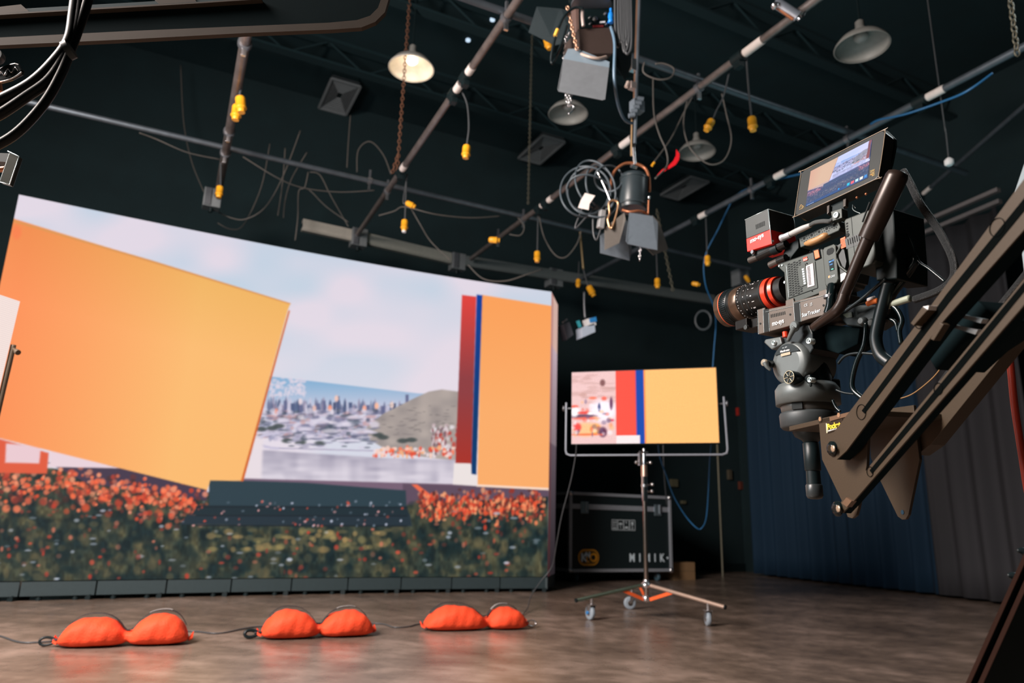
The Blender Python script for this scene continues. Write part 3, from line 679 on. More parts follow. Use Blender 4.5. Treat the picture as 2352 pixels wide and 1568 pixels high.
mb = MB(); q = bl+wv*.5-hu*.07-pn*.035; q = np.array([ctr[0], ctr[1], q[2]]); mb.rbox(q+pn*.025, .08, .006, .012, SILV); mb.cyl(q-ZR*.03, q+ZR*.03, .012, SILV); mb.build('mounting_spigot', yk)

# cables behind the stand panel
def cable(name, pts, r, m, label, cat='cable', group=None, seg=6, extra=None):
    mb = MB(); mb.tube([atY(x, y, Y) for x, y, Y in pts], r, m, seg=seg, sub=6)
    o = tag(mb.build(name), label, cat, group); return o
cable('blue_cable', [(1511, 1015, 6.0), (1516, 1050, 6.1), (1530, 1090, 6.3), (1548, 1140, 6.5), (1575, 1185, 6.6), (1600, 1212, 6.6), (1612, 1212, 6.6), (1622, 1190, 6.5), (1627, 1130, 6.4), (1630, 1060, 6.3), (1634, 1015, 6.2)], .006, CABB, 'bright blue cable drooping in a loop behind the stand screen')
cable('thin_cable', [(1523, 1015, 8.6), (1524, 1060, 8.6), (1527, 1110, 8.7), (1532, 1160, 8.8)], .006, CABG, 'thin dark cord hanging straight down behind the stand screen to the flight case')
cable('blue_cable', [(1636, 860, 7.6), (1640, 800, 7.6), (1644, 745, 7.6), (1640, 705, 7.6), (1620, 652, 7.4), (1619, 590, 7.3), (1650, 525, 7.2), (1682, 460, 7.1), (1700, 442, 7.0), (1720, 432, 6.9)], .0065, CABB, 'dark blue cable falling from the third pipe down behind the stand screen')

# ---------------------------------------------------------------- flight cases and box
ALU = mat('aluminium_edging', (.42, .45, .50), .4, .4); CASE = mat('black_case_laminate', (.008, .016, .018), .5)
LOGO = mat('orange_logo_ink', (.95, .42, .03), .5); INK = mat('pale_blue_ink', (.75, .88, .95), .5); INKG = mat('pale_grey_ink', (.62, .70, .74), .5)
def solve_h(P, py_):
    lo, hi = -1, 4
    for _ in range(40):
        m_ = (lo+hi)/2
        if proj(P+ZR*m_)[1] > py_: lo = m_
        else: hi = m_
    return lo
def flightcase(P, W, H, D, z0, label, deco=True):
    t = thing('flight_case', P+XR*W/2+YR*D/2, label, 'flight case')
    lidz = z0+H*.83
    mb = MB(); mb.box(P+XR*W/2+YR*D/2+ZR*(z0+lidz)/2, XR*W/2, YR*D/2, ZR*(lidz-z0)/2, CASE); mb.build('case_body', t)
    mb = MB(); mb.box(P+XR*W/2+YR*D/2+ZR*(lidz+z0+H)/2, XR*W/2, YR*D/2, ZR*(z0+H-lidz)/2-ZR*.001, CASE); mb.build('lid', t)
    mb = MB(); e = .018
    for x in (0, W):
        for y in (0, D): mb.box(P+XR*x+YR*y+ZR*(z0+H/2), XR*e, YR*e, ZR*H/2, ALU)
    for z_ in (z0, z0+H):
        for y in (0, D): mb.box(P+XR*W/2+YR*y+ZR*z_, XR*W/2, YR*e, ZR*e, ALU)
        for x in (0, W): mb.box(P+XR*x+YR*D/2+ZR*z_, XR*e, YR*D/2, ZR*e, ALU)
    mb.box(P+XR*W/2+ZR*lidz, XR*W/2, YR*.008, ZR*.03, ALU); mb.box(P+YR*D/2+ZR*lidz, XR*.008, YR*D/2, ZR*.03, ALU)
    mb.build('edging', t, bevel=.003)
    for x in (0, W):
        for z_ in (z0, z0+H):
            mb = MB(); mb.lathe(P+XR*x-YR*.03+ZR*z_, YR, [(0, .006), (.006, .028), (.03, .034), (.05, .02)], SILV, 14); mb.build('ball_corner', t)
    for x in (.13, .87):
        mb = MB(); mb.rbox(P+XR*W*x-YR*.012+ZR*(lidz-.01), .11, .012, .14, mat('latch_steel', (.35, .45, .50), .3, .8)); lt = mb.build('butterfly_latch', t, bevel=.004)
        mb = MB(); mb.rbox(P+XR*(W*x+.03)-YR*.022+ZR*(lidz), .028, .014, .11, SILV); mb.build('latch_lever', lt, bevel=.003)
    for x in (.09, .9):
        for y in (.12, .88):
            mb = MB(); q = P+XR*W*x+YR*D*y; mb.rbox(q+ZR*(z0-.015), .1, .1, .012, GREYM)
            for sg in (-1, 1): mb.rbox(q+ZR*(z0-.055)+XR*sg*.022, .004, .05, .07, GREYM)
            cs_ = mb.build('caster', t); mb = MB(); mb.lathe(q+ZR*.05-XR*.017, XR, [(0, .03), (0, .046), (.006, .05), (.028, .05), (.034, .046), (.034, .03)], mat('dark_blue_wheel', (.05, .10, .13), .5), 22)
            mb.build('wheel', cs_)
    return t, lidz
P0 = atY(1309, 1310, 8.75); z0 = P0[2]; P0[2] = 0
Wc = slide(P0+ZR*z0, XR, 1541); Hc = solve_h(P0, 1132)-z0
print('case', z0, Wc, Hc)
fc, lidz = flightcase(P0, Wc, Hc, .75, z0, 'black flight case on casters with orange and silver logos on its front')
fp = lambda u_, v_, o_=.004: P0+XR*Wc*u_-YR*o_+ZR*(z0+Hc*v_)
mb = MB(); sw, sh = .30*Wc, .13*Hc
c0 = (.515, .60)
ic = fp(*c0)
def rrect(c, w_, h_, r, n=6):
    out = []
    for cx_, cy_, a0 in ((w_/2-r, h_/2-r, 0), (-w_/2+r, h_/2-r, 90), (-w_/2+r, -h_/2+r, 180), (w_/2-r, -h_/2+r, 270)):
        for k in range(n+1): a = math.radians(a0+90*k/n); out.append(c+XR*(cx_+r*math.cos(a))+ZR*(cy_+r*math.sin(a)))
    return out
def ringstrip(mb, outer, inner, m, d=.0015):
    n = len(outer); vs = [np.asarray(p)-YR*d for p in outer]+[np.asarray(p)-YR*d for p in inner]
    mb.add(vs, [[i, (i+1) % n, n+(i+1) % n, n+i] for i in range(n)], m)
for k in range(4):
    cc = ic+XR*(k-1.5)*.088; ringstrip(mb, rrect(cc, .086, .125, .01), rrect(cc, .074, .112, .006), INKG)
    if k == 0:
        for j in (-1, 1): mb.rbox(cc+XR*j*.015+ZR*.006, .007, .002, .06, INKG); mb.prism([cc+XR*(j*.015-.013)+ZR*.03, cc+XR*(j*.015+.013)+ZR*.03, cc+XR*j*.015+ZR*.045], -YR*.002, INKG)
        mb.rbox(cc-ZR*.04, .055, .002, .012, INKG)
    if k == 1: mb.prism([cc+XR*.028*math.cos(a)+ZR*(.005+.022*math.sin(a)) for a in np.linspace(0, math.pi, 10)], -YR*.002, INKG); mb.rbox(cc-ZR*.02, .005, .002, .05, INKG)
    if k == 2: mb.prism([cc+XR*.028*math.cos(a)+ZR*(-.04+.025*math.sin(a)) for a in np.linspace(0, math.pi, 10)], -YR*.002, INKG); mb.rbox(cc+ZR*.03, .006, .002, .03, INKG); mb.rbox(cc+ZR*.04-XR*.012, .02, .002, .006, INKG)
    if k == 3: mb.prism([cc+XR*.016*math.cos(a)+ZR*(.022+.022*math.sin(a)) for a in np.linspace(0, 2*math.pi, 14)[:-1]], -YR*.002, INKG); mb.rbox(cc-ZR*.02, .006, .002, .04, INKG); mb.rbox(cc-ZR*.042, .03, .002, .006, INKG)
mb.build('handling_symbols', fc)
lc = fp(.172, .168); mb = MB()
ringstrip(mb, rrect(lc, .29, .185, .09, 10), rrect(lc, .262, .157, .077, 10), LOGO); ringstrip(mb, rrect(lc, .245, .14, .069, 10), rrect(lc, .235, .13, .064, 10), LOGO)
mb.build('logo_ring', fc)
text('logo_letters', 'K', .13, lc-XR*.108-ZR*.045-YR*.003, XR, ZR, INK, fc, bold=.004)
text('logo_letters', 'N', .085, lc-XR*.045-ZR*.0-YR*.003, XR, ZR, INK, fc, bold=.004)
text('logo_letters', 'L', .085, lc-XR*.035-ZR*.052-YR*.003, XR, ZR, LOGO, fc, bold=.004)
text('logo_letters', 'O', .13, lc+XR*.012-ZR*.045-YR*.003, XR, ZR, LOGO, fc, bold=.005)
text('lettering', 'M  I  M  I  K', .135, fp(.57, .115), XR, ZR, INK, fc, bold=.003, sx=.80)
mb = MB(); mb.prism([fp(.965, .165)+XR*.014*math.cos(a)+ZR*.014*math.sin(a) for a in np.linspace(0, 2*math.pi, 12)[:-1]], -YR*.001, INK); mb.build('lettering_dot', fc)
P1 = P0-XR*1.42+YR*.35
fc2, _ = flightcase(P1, 1.30, Hc*.99, .7, z0, 'second black flight case half hidden between the video wall and the logo case')
c2_ = P1+XR*1.12-YR*.004+ZR*(z0+Hc*.60); mb = MB()
for k in range(2): ringstrip(mb, rrect(c2_+XR*k*.088, .086, .125, .01), rrect(c2_+XR*k*.088, .074, .112, .006), INKG)
mb.prism([c2_+XR*.088+XR*.016*math.cos(a)+ZR*(.022+.022*math.sin(a)) for a in np.linspace(0, 2*math.pi, 14)[:-1]], -YR*.002, INKG); mb.rbox(c2_+XR*.088-ZR*.02, .006, .002, .05, INKG)
mb.build('handling_symbols', fc2)
q = atz(1548, 1332, 0); wq = slide(q, XR, 1597); hq = solve_h(q, 1291)
mb = MB(); mb.box(q+XR*wq/2+YR*.15+ZR*hq/2, XR*wq/2, YR*.15, ZR*hq/2, mat('brown_cardboard', (.26, .15, .07), .8)); mb.rbox(q+XR*wq/2-YR*.001+ZR*hq*.5, wq*.98, .002, .004, DGR)
tag(mb.build('cardboard_box', bevel=.004), 'plain brown cardboard box on the floor right of the flight case', 'box')

# ---------------------------------------------------------------- curtains
def curtain(name, pa, pb, h, m, label, amp=.07, per=.23, seed=1, inset=0.):
    A, B = pa, pb; L = np.linalg.norm(B-A); d = (B-A)/L; n_ = np.array([d[1], -d[0], 0])
    if n_[0] > 0: n_ = -n_
    r = np.random.default_rng(seed); N = int(L/.02); Z = np.linspace(.03, h, 14); vs = []; fs = []
    ph = np.cumsum(r.uniform(.75, 1.3, N))*2*math.pi*.02/per
    am = np.interp(np.arange(N), np.linspace(0, N, 24), r.uniform(.45, 1.2, 24))
    for j, z_ in enumerate(Z):
        for i in range(N):
            k_ = math.sin(ph[i]+.25*math.sin(z_*1.3+i*.01)); off = amp*am[i]*(k_*abs(k_)**.2)*(1.05-.25*z_/h)
            vs.append(A+d*L*i/(N-1)+n_*(off+inset)+ZR*z_)
    for j in range(13):
        for i in range(N-1): fs.append([j*N+i, j*N+i+1, (j+1)*N+i+1, (j+1)*N+i])
    mb = MB(); mb.add(vs, fs, m, True); o = mb.build(name); so = o.modifiers.new('thick', 'SOLIDIFY'); so.thickness = .004
    return tag(o, label, 'curtain')
CA, CB, CC = atz(1737, 1321, 0), atz(2183, 1373, 0), atz(2440, 1405, 0)
curtain('blue_curtain', CA, CB, 3.9, mat('blue_velour', (.001, .023, .054), .85, bump=.1, nscale=200), 'deep blue pleated curtain hanging along the right wall beyond the cinema camera', seed=3)
curtain('grey_curtain', CB+nrm(CB-CC)*.08, CC, 4.05, mat('grey_velour', (.030, .030, .035), .85, bump=.1, nscale=200), 'dark grey pleated curtain hanging right of the blue one, behind the crane arms', seed=5, per=.3, amp=.06, inset=.04)
mb = MB(); r0 = CA+ZR*4.1; r1 = CC+ZR*4.15; 
n_ = nrm(np.cross(r1-r0, ZR))
for k, o_ in enumerate((-.02, .09)): mb.box((r0+r1)/2+ZR*o_*1.2, (r1-r0)/2, n_*.03, ZR*.022, mat('pale_track', (.30, .27, .27), .5, .3))
tag(mb.build('curtain_track', bevel=.003), 'pale double rail running above the curtains on the right', 'curtain rail')

# ---------------------------------------------------------------- pipe grid
GZ = 3.9
def pipe(pa, pb, z, r, m, label, ext=(0, 0), tags=(), clamps=(), group='steel grid pipes under the ceiling'):
    A, B = atz(*pa, z), atz(*pb, z); d = nrm(B-A); A = A-d*ext[0]; B = B+d*ext[1]
    t = thing('grid_pipe', (A+B)/2, label, 'pipe', group)
    mb = MB(); mb.cyl(A, B, r, m, seg=18); mb.build('tube', t)
    for (x, y, ln) in tags:
        ln = ln*.75
        q = atz(x, y, z-r); c = A+d*((q-A)@d); mb = MB(); s_ = np.cross(d, ZR)
        mb.lathe(c-d*ln/2, d, [(0, r*1.1), (ln, r*1.1)], TAGM, 18); mb.build('paper_label', t)
        mb = MB(); mb.lathe(c+d*(ln/2+.01), d, [(0, r*1.5), (.1, r*1.5)], BLK, 12); mb.rbox(c+d*(ln/2+.06)-ZR*(r+.03), .06, .05, .05, BLK, X=d, Y=s_); mb.build('cable_outlet', t, bevel=.003)
    for (x, y) in clamps:
        q = atz(x, y, z); c = A+d*((q-A)@d); mb = MB(); mb.lathe(c-d*.02, d, [(0, r*1.35), (.04, r*1.35)], GREYM, 14); mb.rbox(c-ZR*.06, .02, .03, .08, SILV, X=d, Y=np.cross(d, ZR)); mb.rbox(c+ZR*.07, .02, .02, .1, GREYM, X=d, Y=np.cross(d, ZR)); mb.build('clamp', t, bevel=.002)
    return t, A, B, d
pipe((565, 85), (497, 470), GZ, .036, PIPE, 'thick grey pipe at the left end of the grid, yellow plugs hooked on it', (2.2, .1), clamps=((545, 95), (515, 300), (510, 350)))
pipe((1190, 0), (812, 552), GZ, .028, PIPE, 'worn brown-grey pipe rising from the video wall to the top centre', (2.0, 0), tags=((1048, 205, .13), (1077, 166, .11), (920, 388, .12)), clamps=((1165, 40), (884, 437)))
pipe((1860, 10), (1082, 594), GZ, .028, PIPE, 'long dark pipe crossing behind the hanging spotlight with paper labels', (1.5, .0), tags=((1708, 105, .22), (1415, 325, .2), (1228, 470, .1), (1245, 458, .1)), clamps=((1602, 200), (1186, 500), (1132, 545)))
pipe((2290, 140), (1350, 632), GZ, .028, PIPEB, 'grey pipe passing above the camera monitor with a blue cable along it', (1.5, .2), tags=((1600, 495, .14), (1787, 405, .16), (2148, 220, .18)), clamps=((1720, 433), (1950, 320)))
pipe((110, 245), (1640, 598), GZ+.06, .026, PIPEB, 'long cross pipe running from the upper left behind the other pipes', (1.2, .6), clamps=((847, 418),))
pipe((1080, 0), (1940, 300), GZ+.06, .026, PIPEB, 'short-looking cross pipe passing behind the top spotlight', (.8, 1.6))
pipe((2345, 250), (2080, 480), GZ+.5, .022, PIPEB, 'faint dark pipe at the upper right above the camera monitor', (.5, 2.5), tags=((2138, 441, .2),))
# channel / trunking, left end coloured brighter for the light on it
CHN = mat('lit_end_channel', (.52, .48, .42), .45, .2); CHG = mat('dark_grey_channel', (.13, .15, .15), .5, .2)
def channel(pa, pb, m, label, z=GZ):
    A, B = atz(*pa, z), atz(*pb, z); d = nrm(B-A); n_ = np.cross(d, ZR); mb = MB(); c = (A+B)/2; L = np.linalg.norm(B-A)
    mb.box(c+ZR*.055, d*L/2, n_*.03, ZR*.022, m); mb.box(c-ZR*.045, d*L/2, n_*.03, ZR*.018, m); mb.box(c+n_*.04, d*L/2, n_*.003, ZR*.05, m)
    return tag(mb.build('lighting_trough', bevel=.002), label, 'trough')
channel((694, 518), (820, 545), CHN, 'short brightly lit metal trough above the video wall, left of the junction box')
channel((832, 548), (1035, 595), mat('pale_grey_channel', (.34, .34, .30), .45, .2), 'pale grey trough above the middle of the video wall')
channel((1048, 598), (1640, 690), CHG, 'dark grey trough running right above the video wall corner to the third pipe')
JB = mat('junction_box_steel', (.24, .26, .27), .45, .4)
def jbox(px_, py_, s_, label, two=False):
    c = atz(px_, py_, GZ-.02); t = thing('junction_box', c, label, 'junction box'); mb = MB(); mb.rbox(c, s_, s_*.8, s_*1.2, JB); mb.build('box_shell', t, bevel=.004)
    mb = MB(); mb.rbox(c-YR*s_*.42-XR*s_*.25, s_*.35, .03, s_*1.1, GREYM); mb.build('cover_plate', t, bevel=.002)
    mb = MB(); mb.cyl(c-ZR*s_*.6, c-ZR*s_*.85, .02, BLK); mb.build('cable_gland', t)
jbox(487, 458, .17, 'pale junction box at the far end of the left pipe with two metal plates')
jbox(823, 548, .18, 'grey junction box above the video wall where the brown pipe ends')
jbox(1050, 603, .18, 'dark tilted junction box above the red and blue bands of the video wall')
jbox(1272, 640, .20, 'dim junction box above the right corner of the video wall')
jbox(1700, 640, .18, 'dim box under the ceiling left of the tracker cube')

# ---------------------------------------------------------------- yellow plugs
def plug(px_, py_, Y, label, tilt=0., top=None, size=1., extra=0, cord=True, tipm=None):
    if top:
        Yn = min(max(atz(top[0], top[1], GZ)[1], 3.4), 8.6); size *= Yn/Y; Y = Yn
    c = atY(px_, py_, Y); k = .055*size; a = math.radians(tilt)
    dn = -ZR*math.cos(a)+np.array([1, 0, 0])*math.sin(a)
    t = thing('yellow_plug', c+dn*k, label, 'plug', 'yellow power plugs hanging from the grid')
    mb = MB(); r = .030*size
    mb.lathe(c-dn*k, dn, [(0, r*.45), (.008, r*.85), (.02, r), (k*1.35, r), (k*1.36, r*1.1), (k*1.5, r*1.1), (k*1.51, r*.8), (k*2.0, r*.72)], YEL, 18); mb.build('plug_body', t)
    if tipm: mb = MB(); mb.lathe(c+dn*k*.95, dn, [(0, r*.66), (k*.3, r*.6)], tipm, 12); mb.build('plug_face', t)
    if cord:
        tp = atY(top[0], top[1], Y) if top else c+ZR*.5
        mid_ = [atY(x, y, Y) for x, y in (top[2] if top and len(top) > 2 else [])]
        mb = MB(); mb.tube([tp]+mid_+[c-dn*(k+.03), c-dn*k*.9], .007*size, CABG, seg=6); mb.build('drop_cord', t)
    return t
for q in [
 (553, 240, 5.2, 'upper of the two yellow plugs bunched against the left pipe', 10, (556, 200), 1.35),
 (543, 258, 5.15, 'lower of the two yellow plugs bunched against the left pipe', 0, (548, 215), 1.25),
 (504, 440, 6.6, 'yellow plug hanging low at the end of the left pipe beside the pale junction box', 0, (507, 370), 1.15),
 (1071, 348, 5.3, 'yellow plug hanging below the brown pipe left of the ceiling grille', -3, (1060, 208, [(1073, 240), (1077, 290)]), 1.1),
 (943, 470, 6.6, 'yellow plug lying sideways just above the hanging one over the video wall', 65, (936, 400), .95),
 (929, 517, 6.6, 'yellow plug hanging above the middle of the video wall', 0, (934, 400), 1.1, WHT),
 (1135, 551, 6.6, 'yellow plug lying flat against the long dark pipe above the screen', 88, None, 1.0),
 (1234, 589, 6.7, 'yellow plug hanging straight above the video wall near its right boards', 0, (1236, 480), 1.05),
 (1328, 650, 8.0, 'yellow plug on the dark cluster left of the slanted one, above the small projector', -2, (1330, 600), .95),
 (1358, 668, 8.0, 'slanted yellow plug in the dark cluster above the small projector', 28, (1338, 610), 1.3),
 (1510, 650, 7.8, 'yellow plug hanging alone above the stand screen', 0, (1507, 560), 1.1),
 (1598, 652, 7.8, 'small yellow plug lying sideways left of the camera lens', 80, None, .85),
 (1625, 598, 7.3, 'yellow plug on the dark blue cable left of the tracker cube', 0, (1621, 495), 1.05),
 (1629, 287, 5.6, 'tilted yellow plug above the rear pendant lamp near the red ribbon', -28, (1675, 165, [(1662, 220), (1645, 255)]), 1.15),
 (1728, 284, 5.0, 'yellow plug hanging upper right between the pipe and the monitor', 3, (1714, 130, [(1719, 200)]), 1.15),
 (1716, 640, 8.5, 'dim yellow plug just above the lens barrel', 30, None, .9),
 (1259, 98, 4.6, 'yellow plug peeking out under the left flap of the top spotlight', 15, None, 1.0),
]:
    x, y, Y, lab, tl, tp, sz = q[:7]
    plug(x, y, Y, lab, tl, tp, sz, cord=tp is not None, tipm=q[7] if len(q) > 7 else None)

# ---------------------------------------------------------------- pendant lamps, vents, small ceiling items
SHADE = mat('grey_enamel_shade', (.30, .30, .28), .5); SHIN = mat('white_enamel_inside', (.80, .74, .64), .5)
BULB = mat('lit_bulb', (1, .9, .8), .5, emit=(1, .80, .60), estr=3)
def pendant(px_, py_, Z, D, label, lit=False, m_in=None):
    c = atz(px_, py_, Z); r = D/2; t = thing('pendant_lamp', c, label, 'pendant lamp', 'domed pendant lamps under the ceiling')
    prof = [(0, r), (r*.10, r*.985), (r*.34, r*.80), (r*.50, r*.50), (r*.58, r*.26), (r*.62, r*.20)]
    out = MB(); seg = 40; vs = []; fs = []; A, B = np.array([1., 0, 0]), np.array([0, 1., 0])
    for (h, q) in prof:
        for i in range(seg): th = 2*math.pi*i/seg; vs.append(c+ZR*h+(A*math.cos(th)+B*math.sin(th))*q)
    for j in range(len(prof)-1):
        for i in range(seg): k = (i+1) % seg; fs.append([j*seg+i, j*seg+k, (j+1)*seg+k, (j+1)*seg+i])
    out.add(vs, fs, SHADE, True); sh = out.build('lamp_shade', t)
    inn = MB(); vi = [c+(np.array(v)-c)*np.array([.96, .96, .94])+ZR*.004 for v in vs]; inn.add(vi, [f[::-1] for f in fs], m_in or SHADE, True)
    rim = [vs[i] for i in range(seg)]; inn.tube(rim, .006, m_in or SHADE, seg=6, sub=1, closed=True); inn.build('shade_lining', sh)
    mb = MB(); mb.lathe(c+ZR*r*.6, ZR, [(0, r*.22), (.05, r*.22), (.06, r*.17), (.12, r*.17), (.14, r*.08)], SHADE, 18); mb.build('lamp_neck', t)
    mb = MB(); mb.cyl(c+ZR*(r*.6+.12), np.array([c[0], c[1], CEIL]), .009, BLK, seg=8); mb.build('stem', t)
    mb = MB(); mb.lathe(c+ZR*r*.25, ZR, [(0, .01), (.008, r*.18), (.03, r*.26), (.06, r*.24), (r*.35, r*.12)], BULB if lit else mat('unlit_bulb', (.5, .5, .48), .3), 20); mb.build('bulb', t)
    if lit:
        l = bpy.data.lights.new('bulb_light', 'POINT'); l.energy = 1.0; l.color = (1, .80, .58); l.shadow_soft_size = .05
        o = bpy.data.objects.new('bulb_light', l); COL.objects.link(o); o.parent = t; o.location = (0, 0, .02)
pendant(945, 158, 5.15, .46, 'lit pendant lamp glowing warm white in front of the rusty chain', True, SHIN)
pendant(1305, 262, 5.15, .44, 'unlit grey pendant lamp under the top spotlight, behind its lower flap')
pendant(1601, 350, 5.15, .44, 'unlit grey pendant lamp behind the red ribbon', False)
pendant(1980, 108, 4.9, .46, 'unlit pendant lamp alone at the upper right above the camera monitor', False)
VENT = mat('grey_vent_paint', (.20, .22, .23), .6); VENTD = mat('dark_vent', (.06, .07, .075), .6)
def vent(px_, py_, label, k=1.):
    c = atz(px_, py_, CEIL-.15); t = thing('ceiling_vent', c, label, 'vent', 'rectangular grilles under the ceiling'); a, b = .37*k, .76*k
    mb = MB()
    for sx in (-1, 1): mb.rbox(c+XR*sx*a/2, .03, b, .03, VENT)
    for sy in (-1, 1): mb.rbox(c+YR*sy*b/2, a, .03, .03, VENT)
    mb.build('frame', t, bevel=.003)
    mb = MB(); mb.rbox(c+ZR*.06, a*.97, b*.97, .01, VENTD)
    for k_ in range(9):
        f = 1-k_*.1; mb_ = f
        for sx in (-1, 1): mb.rbox(c+XR*sx*a/2*f+ZR*.01*k_*.4, .006, b*f, .02, VENT)
        for sy in (-1, 1): mb.rbox(c+YR*sy*b/2*f+ZR*.01*k_*.4, a*f, .006, .02, VENT)
    mb.build('louvres', t)
    mb = MB(); mb.rbox(c+ZR*.1, a*.9, b*.9, .1, BLK); mb.build('duct_collar', t)
vent(779, 224, 'grey ceiling grille left of the lit pendant lamp'); vent(1243, 345, 'grey ceiling grille left of the long dark pipe, below the second pendant'); vent(1572, 433, 'dim ceiling grille right of the hanging spotlight')
for x, y, l in ((1131, 47, 'tiny pale blue ceiling light higher of the pair beside the brown pipe'), (1075, 94, 'tiny pale blue ceiling light lower of the pair beside the brown pipe')):
    c = atz(x, y, CEIL-.02); mb = MB(); mb.lathe(c, ZR, [(0, .028), (.02, .028)], mat('skylight_pin', (.6, .7, .8), .5, emit=(.55, .72, .9), estr=1.0), 12); tag(mb.build('pin_light'), l, 'ceiling light')
for x, y, Y, l in ((2180, 374, 4.8, 'small white drop sensor hanging between the pipe and the crane'),):
    c = atY(x, y, Y); t = thing('drop_sensor', c, l, 'sensor'); mb = MB(); mb.lathe(c-ZR*.02, ZR, [(0, .02), (.01, .032), (.04, .032), (.06, .012)], WHT, 16); mb.build('sensor_body', t); mb = MB(); mb.tube([c+ZR*.03, atY(2172, 300, Y), atY(2162, 235, Y), atY(2162, 235, Y)*[1, 1, 0]+ZR*CEIL], .005, CABG); mb.build('drop_cord', t)
# chains
for pts, m_, l in (([(937, -30), (935, 130), (912, 372)], RUST, 'rusty chain hanging in front of the lit pendant down to the brown pipe'), ([(1234, 60), (1226, 230), (1213, 472)], GALV, 'thin dull chain hanging down to the long dark pipe past the grille'), ):
    A = atz(pts[-1][0], pts[-1][1]+ (28 if m_ is RUST else 0), GZ+.03); mb = MB(); top = A*1; top[2] = CEIL
    chain(mb, A+ZR*.02, top, m_, link=.05 if m_ is RUST else .035, r=.005 if m_ is RUST else .0035)
    if m_ is RUST: chain(mb, A-XR*.05, A-XR*.0+ZR*.22, m_, .045, .005)
    tag(mb.build('hanging_chain'), l, 'chain')
mb = MB(); chain(mb, atY(2337, 128, 3.6), atY(2318, -20, 3.6), GALV, .05, .005); tag(mb.build('hanging_chain'), 'grey chain hanging at the top right corner', 'chain')
mb = MB(); chain(mb, atY(1546, 668, 7.9), atY(1508, 480, 7.9), GALV, .05, .005); tag(mb.build('hanging_chain'), 'dim chain hanging beside the alone plug above the stand screen', 'chain')
# loose drops over the video wall
CD = mat('dusty_cord', (.11, .10, .09), .6)
drops = [
 ([(415, 150, 7.6), (422, 280, 7.6), (440, 370, 7.5), (468, 440, 7.4)], 'dusty cord hanging behind the left pipe towards the pale junction box'),
 ([(495, 483, 7.2), (530, 500, 7.2), (565, 503, 7.2), (610, 475, 7.2), (650, 405, 7.2), (690, 300, 7.2)], 'slack cord scooping between the pale junction box and the cross pipe'),
 ([(500, 512, 7.6), (530, 526, 7.6), (560, 515, 7.6), (600, 430, 7.6), (620, 330, 7.6)], 'lower slack cord curving above the video wall left half'),
 ([(655, 340, 7.3), (651, 400, 7.3), (645, 450, 7.3), (638, 495, 7.3)], 'frayed cord end dangling left of the trough'),
 ([(705, 350, 7.4), (670, 410, 7.4), (655, 460, 7.4), (651, 500, 7.4)], 'thin cord end dangling beside the frayed one'),
 ([(708, 395, 7.3), (700, 430, 7.3), (686, 440, 7.3), (684, 500, 7.3), (678, 552, 7.3)], 'looped cord end hanging just left of the trough'),
 ([(558, 360, 6.6), (640, 410, 6.7), (700, 432, 6.8), (780, 441, 6.9), (860, 437, 6.9)], 'long slack cord strung under the cross pipe between two pipes'),
 ([(320, 305, 6.0), (360, 320, 6.1), (430, 350, 6.2), (505, 366, 6.3)], 'slack cord under the cross pipe left of the left pipe'),
 ([(700, 432, 7.4), (715, 440, 7.4), (750, 475, 7.4), (800, 510, 7.4)], 'cord sloping down to the trough junction box'),
 ([(712, 395, 7.5), (735, 402, 7.5), (760, 450, 7.5), (800, 520, 7.4)], 'second cord sloping down to the trough junction box, right of the first'),
 ([(805, 265, 7.6), (800, 330, 7.6), (797, 385, 7.6)], 'short dusty cord end hanging above the cross pipe'),
 ([(820, 395, 7.4), (823, 345, 7.4), (850, 325, 7.4), (880, 355, 7.4), (898, 400, 7.4)], 'arched cord looping over the cross pipe by the brown pipe'),
 ([(870, 495, 6.8), (905, 485, 6.8), (930, 475, 6.8), (1000, 492, 6.8), (1080, 500, 7.0), (1150, 496, 7.2)], 'slack cord running right from the sideways yellow plug'),
 ([(945, 480, 6.9), (965, 515, 6.9), (990, 555, 7.0), (1035, 598, 7.0)], 'cord sloping down right to the tilted junction box'),
 ([(1075, 608, 7.2), (1110, 640, 7.2), (1160, 645, 7.2), (1210, 630, 7.2), (1245, 618, 7.3)], 'slack cord sagging between two junction boxes at the wall top'),
 ([(1190, 500, 7.2), (1204, 520, 7.2), (1195, 540, 7.2), (1170, 538, 7.2)], 'small curled cord under the long dark pipe'),
 ([(1238, 495, 7.2), (1250, 545, 7.2), (1275, 585, 7.2), (1300, 590, 7.2), (1325, 560, 7.2), (1335, 530, 7.2)], 'slack cord loop between the long dark pipe and the hanger rod'),
 ([(1500, 180, 5.2), (1502, 260, 5.2), (1515, 310, 5.2), (1530, 345, 5.2), (1532, 380, 5.2), (1505, 410, 5.1)], 'cord wandering down right of the hanger pole'),
 ([(1482, 137, 4.553), (1478, 166, 4.553), (1510, 182, 4.553), (1540, 178, 4.553), (1548, 158, 4.553), (1525, 146, 4.553), (1505, 147, 4.553)], 'cord circle hanging under the short cross pipe'),
 ([(1580, 225, 5.4), (1570, 280, 5.4), (1580, 330, 5.4), (1605, 362, 5.4), (1635, 378, 5.4), (1665, 365, 5.4), (1680, 320, 5.4), (1668, 260, 5.4), (1658, 215, 5.4)], 'large drooping cord loop around the rear pendant lamp'),
 ([(1600, 205, 5.4), (1570, 260, 5.4), (1540, 320, 5.4), (1500, 375, 5.2)], 'cord running diagonally from the long pipe down to the spotlight'),
]
for pts, l in drops: cable('slack_cord', pts, .0065, CD, l, 'cord')
cable('blue_cable', [(1720, 432, 6.9), (1760, 415, 6.5), (1800, 408, 6.2), (1845, 398, 5.8)], .010, CABB, 'short blue cable lying along the third pipe left of the monitor')
